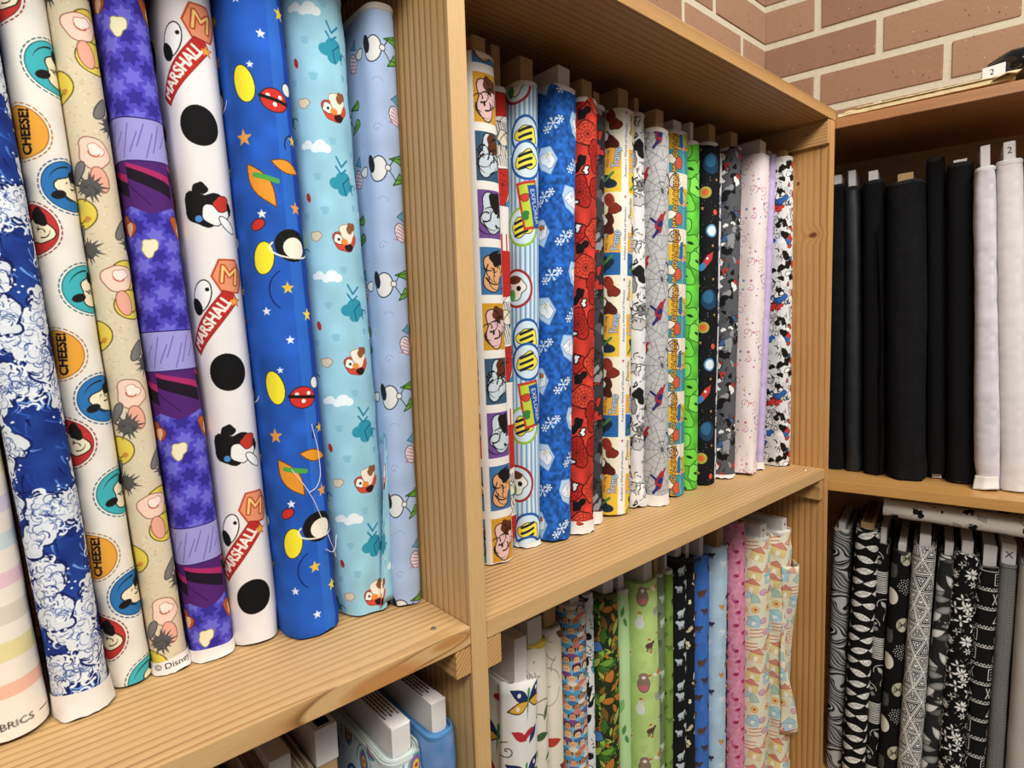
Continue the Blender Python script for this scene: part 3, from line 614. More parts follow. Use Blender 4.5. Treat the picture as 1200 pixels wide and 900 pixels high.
def p_jungle():
    c = Cloth(90, 130, '26331A', 2, 34)
    c.scatter(130, lambda x, y, i: c.shape(x, y, LEAF, c.r.uniform(5, 13), c.r.uniform(0, 360), c.r.choice(['3E6B28', '6E9A3A', '8FB84A', '2A4A1C', 'A8B050', '7A5A2A', 'B8742E']), line='1A2410', lw=0.5))
    c.scatter(4, lambda x, y, i: c.blob(x, y, 8, c.r.choice(['B8742E', '4A78B4', 'C9A04A']), '1A140C', 0.8), 40)
    return c.material('jungle_leaf_print')
def p_rainbow():
    c = Cloth(60, 90, '1A1620', 1.6, 35); c.scatter(90, lambda x, y, i: c.ell(x, y, c.r.uniform(2, 5), c.r.uniform(1, 3), c.r.uniform(0, 180), c.r.choice(['C93A5A', '3A8EC9', 'E3A83A', '4AA84A', '7A4AA8', 'D9632E'])))
    return c.material('rainbow_on_black_print')
def p_tiedye(name, cols, seed):
    def f():
        c = Cloth(90, 120, cols[0], 1.6, seed); c.mottle(0.7, 5, cols[1]); c.seed += 3; c.mottle(0.5, 9, cols[2]); c.seed += 4; c.mottle(0.35, 7, cols[3])
        return c.material(name)
    return f
def p_rings():
    c = Cloth(100, 110, 'D5DEE2', 2, 37)
    for (x, y) in [(-28, 40), (30, 90), (20, 20), (-20, 96)]:
        for k, r in enumerate((16, 13, 10, 7, 4)): c.ell(x, y, r, r*0.9, 0, ['2E5E9E', '9CC0DA', '2A4F8A', '7AA6CC', 'D5E2EA'][k])
        for k in range(6): c.arc(x, y, 15-k*2.2, k*60, k*60+200, 0.8, '1F3E74', 12)
    for (x, y) in [(8, 60), (40, 50), (-46, 70)]: c.ell(x, y, 8, 10, 0, '8E5A9A', line='5AA8A4', lw=2); c.ell(x, y, 4, 5, 0, 'D9C23A'); c.ell(x, y, 2, 2, 0, 'B03A4A'); c.arc(x, y, 14, 0, 200, 1.2, '2E8A8A')
    return c.material('blue_ring_print')
# ---- right shelving, lower row: black and white
def p_marble():
    c = Cloth(90, 160, 'C2C1BE', 2, 40); g = c.a; X, Y, ix = c.grid(-45, 44.8, 0, 159.8)
    v = np.sin(2*pi*(Y/160*7+X/90*2)+2.6*np.sin(2*pi*(X/90+Y/160*2))+1.5*np.sin(2*pi*(Y/160*3-X/90)))
    c.put(v > 0.25, ix, '3A3A3B'); c.put(v > 0.72, ix, 'F4F2EE'); c.put(v > 0.86, ix, '1C1C1D'); c.put(v < -0.85, ix, '2A2A2B'); return c.material('grey_marble_swirl_print')
def p_feather():
    c = Cloth(84, 100, '121111', 2, 41)
    for j in range(5):
        for i in range(3):
            x, y = -28+i*28+(j % 2)*14, j*20+8; a = c.r.choice([-14, 6, 170, 196]); c.shape(x, y, LEAF, 14.5, a-90, 'F6F2EA')
            for k in range(9): u = -9+k*2.2; c.line([(x+u, y), (x+u+2, y+c.r.choice([-3.5, 3.5]))], 0.5, '4A4845')
    return c.material('white_feather_on_black_print', zoom=1.12)
def p_piano():
    c = Cloth(70, 130, '141313', 2, 42)
    for j in range(12): c.line([(-30, j*3.6+4), (20, j*3.6+4)], 2, 'F0ECE4')
    for (x, y) in [(-10, 70), (20, 84), (-26, 96), (8, 110), (28, 60)]: c.shape(x, y, LEAF, 10, c.r.uniform(0, 180), 'C9C6BE', line='3A3937'); c.arc(x, y, 12, 0, 200, 1.2, 'F0ECE4'); c.ell(x+6, y-8, 4, 4, 0, '8E8C88')
    return c.material('black_and_white_keys_print')
def p_moons():
    c = Cloth(90, 120, '121111', 2, 43)
    for i, (x, y) in enumerate([(-12, 16), (10, 38), (-14, 62), (9, 88), (38, 14), (38, 68), (-30, 38), (-34, 92)]):
        k = i % 4
        if k == 0: c.ell(x, y, 11, 15, 10, 'EFE9D6')
        elif k == 1:
            for q in range(40):
                a = q*2.4; r = 2*sqrt(q); c.ell(x+r*cos(a), y+r*1.2*sin(a), 0.9, 0.9, 0, 'F2EFE8')
        elif k == 2:
            c.ell(x, y, 10, 14, 0, '3E3D3B'); [c.line([(x-9, y+b), (x+9, y+b+2)], 0.6, '8E8C86') for b in range(-11, 12, 2)]
        else: c.ell(x, y, 10, 13, -10, 'C9C5A8'); [c.line([(x-8, y+b), (x+8, y-b)], 0.7, '2A2A22') for b in range(-10, 11, 3)]
    return c.material('moon_shapes_on_black_print', zoom=1.05)
def p_geo():
    c = Cloth(104, 120, '141313', 2.4, 44); L = 'F6F3EC'; P = {}
    for j in range(4):
        for i in range(4): P[i, j] = (-52+i*26+(j % 2)*13+c.r.uniform(-3, 3), j*30+c.r.uniform(-3, 3))
    g = lambda i, j: (P[i % 4, j % 4][0]+(i//4)*104, P[i % 4, j % 4][1]+(j//4)*120)
    for j in range(4):
        for i in range(4):
            a, b = g(i, j), g(i+1, j); d = g(i+(j % 2), j+1); e = g(i-1+(j % 2), j+1)
            for T_ in ((a, b, d), (a, d, e)):
                m = (sum(p[0] for p in T_)/3, sum(p[1] for p in T_)/3); k = c.r.randrange(3)
                for q in (0.72, 0.4): c.line([(m[0]+(p[0]-m[0])*q, m[1]+(p[1]-m[1])*q) for p in T_+(T_[0],)], 1.1, L)
                if k == 0: [c.ell(m[0]+2.4*cos(w_), m[1]+2.4*sin(w_), 1.1, 1.1, 0, L) for w_ in (0, 1.05, 2.1, 3.14, 4.2, 5.2)]
                elif k == 1: [c.line([m, (m[0]+(p[0]-m[0])*0.7, m[1]+(p[1]-m[1])*0.7)], 1.0, L) for p in T_]
                else: c.ell(*m, 2.4, 2.4, 0, L)
            for q in (b, d, e): c.line([a, q], 2.0, L)
    return c.material('white_lattice_on_black_print')
def p_petals():
    c = Cloth(80, 110, '2A2A2B', 2, 45); c.scatter(60, lambda x, y, i: (lambda a, g: (c.shape(x, y, LEAF, 14, a, g[0], line=g[1], lw=0.7), c.shape(x, y, LEAF, 8, a, g[2])))(c.r.uniform(0, 360), c.r.choice([('D2D0CB', '3A3A3A', 'EFEDE8'), ('8A8986', '2A2A2A', 'A3A19E'), ('5A5958', '1E1E1E', '6E6D6B'), ('E6E3DC', '55544F', 'F6F3ED')])))
    return c.material('grey_petal_print', zoom=1.3)
def p_blossom():
    c = Cloth(80, 100, '121111', 2, 46)
    def fl(x, y, i):
        r = c.r.uniform(3, 5.5); n = c.r.choice([3, 4, 6, 8])
        for k in range(n): a = k*360/n+c.r.uniform(0, 20); c.shape(x+r*cos(radians(a)), y+r*sin(radians(a)), LEAF, r*0.8, a-90, 'F6F3EC')
        c.ell(x, y, 1.3, 1.3, 0, '8A8986')
    c.scatter(30, fl, 12); c.scatter(60, lambda x, y, i: c.line([(x, y), (x+c.r.uniform(-3, 3), y+3)], 0.9, 'A9A7A2')); return c.material('white_blossom_on_black_print', zoom=1.2)
def p_tribal():
    c = Cloth(70, 130, '141313', 2, 47); L = 'EBE8E0'
    for j, y in enumerate(range(0, 130, 26)):
        for x in (-35, 0):
            c.line([(x, y), (x+35, y)], 1.2, L)
            for q in range(9): c.line([(x+q*4, y+1), (x+q*4+2, y+4), (x+q*4+4, y+1)], 0.8, L)
            k = (j+(x == 0)) % 4; m = (x+17, y+15)
            if k == 0: c.line([(m[0]-10, m[1]-7), (m[0]+10, m[1]-7), (m[0]+10, m[1]+8), (m[0]-10, m[1]+8), (m[0]-10, m[1]-7)], 1.1, L); [c.line([(m[0]-7, m[1]+b), (m[0]+7, m[1]+b)], 1, L) for b in (-4, 0, 4)]
            elif k == 1: c.shape(*m, LEAF, 10, -30, '141313', line=L, lw=1.1); [c.line([m, (m[0]+6*cos(a), m[1]+6*sin(a))], 0.8, L) for a in (0.5, 2, 3.5, 5)]
            elif k == 2: c.shape(*m, TRI, 9, 0, '141313', line=L, lw=1.4); c.shape(*m, TRI, 4, 0, L)
            else: [c.line([(m[0]-11+q*5, m[1]-7), (m[0]-6+q*5, m[1]+7)], 1.2, L) for q in range(4)]; [c.line([(m[0]-6+q*5, m[1]-7), (m[0]-11+q*5, m[1]+7)], 1.2, L) for q in range(4)]
    return c.material('tribal_patch_print', zoom=1.3)
def p_weave(name, bg, fg, px, py, seed, rx=0.8, ry=0.5):
    def f():
        c = Cloth(px*16, py*16, bg, 2.4, seed)
        for j in range(16):
            for i in range(16): c.ell(-px*8+i*px+(j % 2)*px/2, j*py, rx, ry, 30 if j % 2 else -30, fg)
        return c.material(name)
    return f
def p_ink():
    c = Cloth(120, 200, 'D9D2C6', 2, 50)
    c.scatter(12, lambda x, y, i: [c.blob(x, y, 7, '171514', wob=0.6)]+[c.line([(x, y), (x+c.r.uniform(-14, 14), y+c.r.uniform(-14, 14))], 1, '171514', taper=True) for _ in range(7)], 30)
    c.scatter(30, lambda x, y, i: c.blob(x, y, 2, '171514', wob=0.6)); c.scatter(7, lambda x, y, i: [c.line([(x+k*2.4, y), (x+k*2.4+4, y+12)], 0.7, '2A2826') for k in range(4)], 30)
    return c.material('black_ink_on_cream_print')
def solid(name, col, rough=0.9, bump=0.2, gain=1.0, mott=0.04):
    def f():
        c = Cloth(60, 120, col, 1, 60); c.mottle(mott, 8); return c.material(name, rough, gain, bump)
    return f

# ------------------------------------------------------------------ the setting: two brick walls meeting in a corner, floor
def brick_variant(L, i):
    bm = bmesh.new(); add_box(bm, 0, L, -0.012, 0.006, 0, 0.0712, 0.0022); rr = random.Random(i)
    bmesh.ops.recalc_face_normals(bm, faces=bm.faces)
    for v in bm.verts: v.co += Vector((rr.uniform(-1, 1), rr.uniform(-0.4, 0.2), rr.uniform(-1, 1)))*0.0009
    me = bpy.data.meshes.new('brick'); bm.to_mesh(me); bm.free(); me.materials.append(M['brick']); return me
FULL = [brick_variant(0.2255, i) for i in range(4)]; HALF = [brick_variant(0.1050, i+9) for i in range(3)]
def lay(wall, length, first_half, z_lo, n, flip):
    """bricks from the corner outwards; courses hang below and above the joint line ZB"""
    rr = random.Random(5 if flip else 6)
    for j in range(n):
        z = z_lo+j*BC+0.0075; half = (j % 2 == 0) == first_half; s = 0.0 if flip else 0.004
        while s < length:
            L = 0.12 if (half and s < 0.01) else 0.24
            me = rr.choice(HALF if L < 0.2 else FULL)
            b = bpy.data.objects.new('brick', me); COL.objects.link(b); b.parent = wall
            b.location = ((-s-L+0.0085) if flip else s+0.006, rr.uniform(-0.0008, 0.0008), z); s += L
wl = empty('wall_left', (XC, YC, 0)); tag(wl, kind='structure')
box('mortar', -2.1, 0.13, -0.0095, 0.11, -1.25, 1.5, M['mortar'], wl, 0)
wr = empty('wall_right', (XC, YC, 0), (0, 0, RZ)); tag(wr, kind='structure')
box('mortar', 0.0, 1.5, -0.0095, 0.11, -1.25, 1.5, M['mortar'], wr, 0)
lay(wl, 2.0, False, ZB-4*BC, 10, True)
lay(wr, 1.4, True, ZB-4*BC, 10, False)
bm = bmesh.new(); add_box(bm, -6, 2.6, -7, 0.6, -1.3, -1.25); tag(bm_obj('floor', bm, M['wool']), kind='structure')

# ------------------------------------------------------------------ shelving of the left wall
def screw(parent, loc, axis='Z', r=0.0028):
    bm = bmesh.new(); bmesh.ops.create_cone(bm, cap_ends=True, segments=14, radius1=r, radius2=r*0.8, depth=0.0012)
    for sx, sy in ((r*0.7, r*0.14), (r*0.14, r*0.7)): add_box(bm, -sx, sx, -sy, sy, 0.0004, 0.0009)
    if axis == 'X': bmesh.ops.rotate(bm, verts=bm.verts, cent=(0, 0, 0), matrix=Matrix.Rotation(-pi/2, 3, 'Y'))
    bmesh.ops.translate(bm, verts=bm.verts, vec=loc); return bm_obj('screw', bm, M['steel'], parent)
ul = empty('shelving_unit', (0, 0, 0))
tag(ul, 'tall open pine shelving unit holding the cartoon and picture prints against the left brick wall', 'shelving', None)
XL = -0.80
for z in (0, -TIER, -2*TIER):
    box('shelf_board', XL, -0.0006, 0, DEP, z-T, z, M['shelf_left'], ul)
    box('shelf_board', TP+0.0004, W-0.0004, 0, DEP, z-T-0.0007, z-0.0007, M['shelf_mid'], ul)
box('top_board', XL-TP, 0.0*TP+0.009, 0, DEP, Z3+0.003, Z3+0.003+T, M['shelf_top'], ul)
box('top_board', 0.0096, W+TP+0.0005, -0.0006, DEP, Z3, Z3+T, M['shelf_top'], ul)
box('upright', 0, TP, 0, DEP, -1.25, Z3-0.0003, M['upright_mid'], ul)
box('upright', W, W+TP, 0, DEP, -1.25, Z3-0.0003, M['upright_right'], ul)
box('upright', XL-TP, XL, 0, DEP, -1.25, Z3, M['upright_left'], ul)
box('back_panel', XL, W+TP, DEP, DEP+0.006, -1.25, Z3+T, M['back'], ul, 0)
for z in (0, -TIER):
    box('cleat', -0.0165, -0.0004, 0.001, 0.26, z-T-0.0262, z-T-0.0003, M['cleat'], ul)
    box('cleat', TP+0.0004, TP+0.0170, 0.001, 0.26, z-T-0.0300, z-T-0.0010, M['cleat'], ul)
    box('cleat', W-0.0135, W-0.0004, 0.002, 0.26, z-T-0.0380, z-T-0.0010, M['cleat'], ul)
box('cleat', W-0.0085, W-0.0004, 0.001, 0.26, Z3-0.040, Z3-0.0004, M['cleat'], ul)
screw(ul, (-0.026, 0.020, 0.0004)); screw(ul, (W-0.0088, 0.036, Z3-0.019), 'X')
screw(ul, (W-0.03, 0.02, 0.0)); screw(ul, (-0.75, 0.02, 0.0004))

# ------------------------------------------------------------------ shelving of the right wall (local x along the front, y into the depth)
ur = empty('shelving_unit', OR, (0, 0, RZ))
tag(ur, 'honey coloured open shelving unit against the right brick wall holding plain black and white bolts', 'shelving')
POLY = [(0.0006, 0.0005), (0.62, 0.0005), (0.62, 0.27), (-0.215, 0.27), (-0.262, 0.06)]
INN = [(0.0012, 0.012), (0.62, 0.012), (0.62, 0.27), (-0.214, 0.27), (-0.259, 0.062)]
for k in range(3): prism('shelf_board', POLY, SR1-k*0.6173, SR0-k*0.6173, M['maple'], ur)
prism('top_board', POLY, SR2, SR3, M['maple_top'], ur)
box('back_panel', -0.215, 0.638, 0.2705, 0.2765, -1.25, SR3, M['maple_back'], ur, 0)
box('upright', 0.6205, 0.638, 0, 0.27, -1.25, SR3, M['maple'], ur)

# ------------------------------------------------------------------ fabric bolts
def loop(r, y0, dep, p=2.5):
    """cross-section of a wound bolt: from the back centre up the left flank, round the front fold, down the right flank"""
    nd = min(r*1.15, dep*0.45); out = []
    def cap(t): return (r*math.copysign(abs(sin(t))**(2/p), sin(t)), nd*(1-abs(cos(t))**(2/p)))
    for i in range(7, 0, -1):
        x, y = cap(-pi/2*(7-i)/7); out.append((x, y0+dep-y))
    for i in range(0, 8): out.append((-r, y0+dep-nd-(dep-2*nd)*i/8))
    for i in range(0, 21):
        x, y = cap(-pi/2+pi*i/20); out.append((x, y0+y))
    for i in range(0, 8): out.append((r, y0+nd+(dep-2*nd)*(i+1)/8))
    for i in range(1, 8):
        x, y = cap(pi/2*(7-i)/7); out.append((x, y0+dep-y))
    return out
def uvmesh(name, rows, us, mat, parent, smooth=True, z_uv=None):
    """grid of rows of points; us = u per column (metres); v = height"""
    n = len(rows[0]); vs = [p for r in rows for p in r]; fs = []
    for j in range(len(rows)-1):
        for i in range(n-1): fs.append((j*n+i, j*n+i+1, (j+1)*n+i+1, (j+1)*n+i))
    me = bpy.data.meshes.new(name); me.from_pydata(vs, [], fs); uv = me.uv_layers.new(name='UVMap'); k = 0
    cols = [u for _ in rows for u in us]
    for f in me.polygons:
        for li in f.loop_indices:
            vi = me.loops[li].vertex_index; uv.data[li].uv = (cols[vi], z_uv[vi//n] if z_uv else vs[vi][2])
    me.validate(); return link(name, me, mat, parent, smooth)
MAT = {}
LAYC = {}
def layer_mat(c):
    if c not in LAYC: LAYC[c] = plain('fabric_edge_'+c.lower(), c, 0.9, 70, 0.25)
    return LAYC[c]

def make_bolt(cx, yn, r, lean, H, mat, base_z, frame, board=('brown', 0.018, 0.025), dep=0.18, hem=None, label='', group=None,
              seed=1, kb=1.0, kt=1.0, wr=0.0011, seam=None, lay='D6CEC6', fb=0.0015, rings=4, hem_mat=None, p=2.5, bin_=0.010, fold=0.0, rot=None, loc=None):
    rr = random.Random(seed*7+3); r = r*0.985
    if dep+yn > 0.268: dep = 0.268-yn
    if rot is None:
        lift = abs(lean)*r+0.0002
        if frame == 'L': loc, rot = Vector((cx, yn+dep/2, base_z+lift)), (0, lean, 0)
        else: loc, rot = OR+DV*cx+NV*(yn+dep/2)+Vector((0, 0, base_z+lift)), Matrix.Rotation(RZ, 4, 'Z') @ Matrix.Rotation(lean, 4, 'Y')
    if isinstance(rot, Matrix): rot = rot.to_euler()
    t = empty('fabric_bolt', loc, rot); tag(t, label, 'fabric bolt', group)
    y0 = -dep/2; nz = 44; off = Vector((seed*3.7, seed*1.3, 0))
    base = loop(r, y0, dep, p); n = len(base); s = [0]
    for i in range(1, n): s.append(s[-1]+math.dist(base[i], base[i-1]))
    mid = s[7+8+10]; us = [q-mid for q in s]
    nrm = []
    for i in range(n):
        a, b = base[max(i-1, 0)], base[min(i+1, n-1)]; d = (b[0]-a[0], b[1]-a[1]); L = math.hypot(*d) or 1; nrm.append((-d[1]/L, d[0]/L))
    if nrm[0][0]*base[12][0] < 0: pass
    sg = -1 if nrm[25][1] > 0 else 1
    rows = []
    top_w = [noise.noise(Vector((u*22, 5.0, seed*2.1)))*0.0028 for u in us]
    bot_w = [noise.noise(Vector((u*60, 9.0, seed*1.7)))*0.0022 for u in us]
    for j in range(nz+1):
        v = j/nz; v = v+0.0*v; row = []
        k = kb+(kt-kb)*v+0.02*sin(v*pi)
        for i, (x, y) in enumerate(base):
            z = fb+(H-fb)*v+(top_w[i]*max(0, v-0.9)*10 if v > 0.9 else 0)+(max(0, bot_w[i])*max(0, 0.06-v)/0.06)
            u = us[i]
            q = noise.noise(Vector((u*14, z*5, 0))+off)*wr+noise.noise(Vector((u*38+z*16, z*22, 3))+off)*wr*0.5
            if v < 0.15: q += noise.noise(Vector((u*60, z*30, 7))+off)*wr*2.4*(1-v/0.15)
            if v > 0.9: q += noise.noise(Vector((u*50, z*30, 9))+off)*wr*1.2*(v-0.9)*10-0.0012*((v-0.9)*10)**3
            if seam is not None and u > seam: q -= 0.0012
            row.append((x*k+nrm[i][0]*q*sg, y+nrm[i][1]*q*sg+fold*sin(v*pi)*0, z))
        rows.append(row)
    uvmesh('fabric', rows, us, mat, t)
    # folded layers seen on the top
    tr = rows[-1]; R2 = [tr]; o = 0.0007; zt = H
    hb = board[1]/2+0.0006
    seq = []
    kk = (r*kt-hb)/max(rings, 1)
    for q in range(rings):
        seq += [(q*kk+kk*0.30, -0.0016 if q == 0 else 0.0), (q*kk+kk*0.42, -0.005-0.002*rr.random()), (q*kk+kk*0.62, -0.006), (q*kk+kk*0.72, -0.0006+0.003*rr.uniform(-1, 0.6))]
    seq.append((r*kt-hb, -0.002)); seq.append((r*kt-hb+0.0002, -0.03))
    for (o, dz) in seq:
        lp = loop(max(r*kt-o, 0.001), y0+o, dep-2*o, p)
        R2.append([(x, y, H+dz+top_w[i]*0.8) for i, (x, y) in enumerate(lp)])
    lm = mat if lay == 'self' else layer_mat(lay)
    uvmesh('folded_edge', R2, us, lm, t, smooth=False, z_uv=[H+0.003*i for i in range(len(R2))])
    if board:
        bmx = board[1]/2; yi = y0+bin_
        b = bmesh.new(); add_box(b, -bmx, bmx, yi, -yi, 0.0012, H+board[2], 0.0012)
        for v_ in b.verts:
            if v_.co.z > H: v_.co.x += rr.uniform(-1, 1)*0.0006; v_.co.y += rr.uniform(-1, 1)*0.0006
        bm_obj('bolt_board', b, M[board[0]+'_board'], t)
        if board[0] == 'brown':      # open end of the folded cardboard
            e = bmesh.new(); add_box(e, -bmx*0.62, bmx*0.62, yi+0.003, -yi-0.003, H+board[2]+0.0001, H+board[2]+0.0006); bm_obj('board_end', e, layer_mat('6E5230'), t)
    if hem:
        rows = []; hr = [noise.noise(Vector((u*90, 2.0, seed)))*0.004 for u in us]; hr2 = [noise.noise(Vector((u*45, 12.0, seed)))*0.003 for u in us]
        for j in range(5):
            v = j/4; row = []
            for i, (x, y) in enumerate(base):
                q = 0.0010+0.0022*(1-v)**2*(0.5+noise.noise(Vector((us[i]*70, 4, seed))))
                row.append((x*(kb+0.01)+nrm[i][0]*q*sg, y+nrm[i][1]*q*sg, 0.0003+(abs(hr[i])*(1-v) if v == 0 else 0)+hem*v+hr2[i]*v*0.8))
            rows.append(row)
        uvmesh('selvage', rows, us, hem_mat or M['selvage'], t)
    return t, y0
def flat_text(txt, x, y, z, size, mat, parent, name='number', rotx=pi/2, rz=0):
    c = bpy.data.curves.new(name, 'FONT'); c.body = txt; c.size = size; c.align_x = 'CENTER'; c.align_y = 'CENTER'; c.extrude = 0.00008
    o = bpy.data.objects.new(name, c); me = bpy.data.meshes.new_from_object(o); bpy.data.objects.remove(o); bpy.data.curves.remove(c)
    o = link(name, me, mat, parent); o.location = (x, y, z); o.rotation_euler = (rotx, 0, rz); return o
def sheet(name, f, nu, nv, mat, parent, su=1.0, th=0.0006):
    rows = [[f(i/nu, j/nv) for i in range(nu+1)] for j in range(nv+1)]; us = [su*i/nu for i in range(nu+1)]
    o = uvmesh(name, rows, us, mat, parent); m = o.modifiers.new('thickness', 'SOLIDIFY'); m.thickness = th; return o

BW = dict(lay='self', rings=5)
B_, W_ = 'brown', 'white'
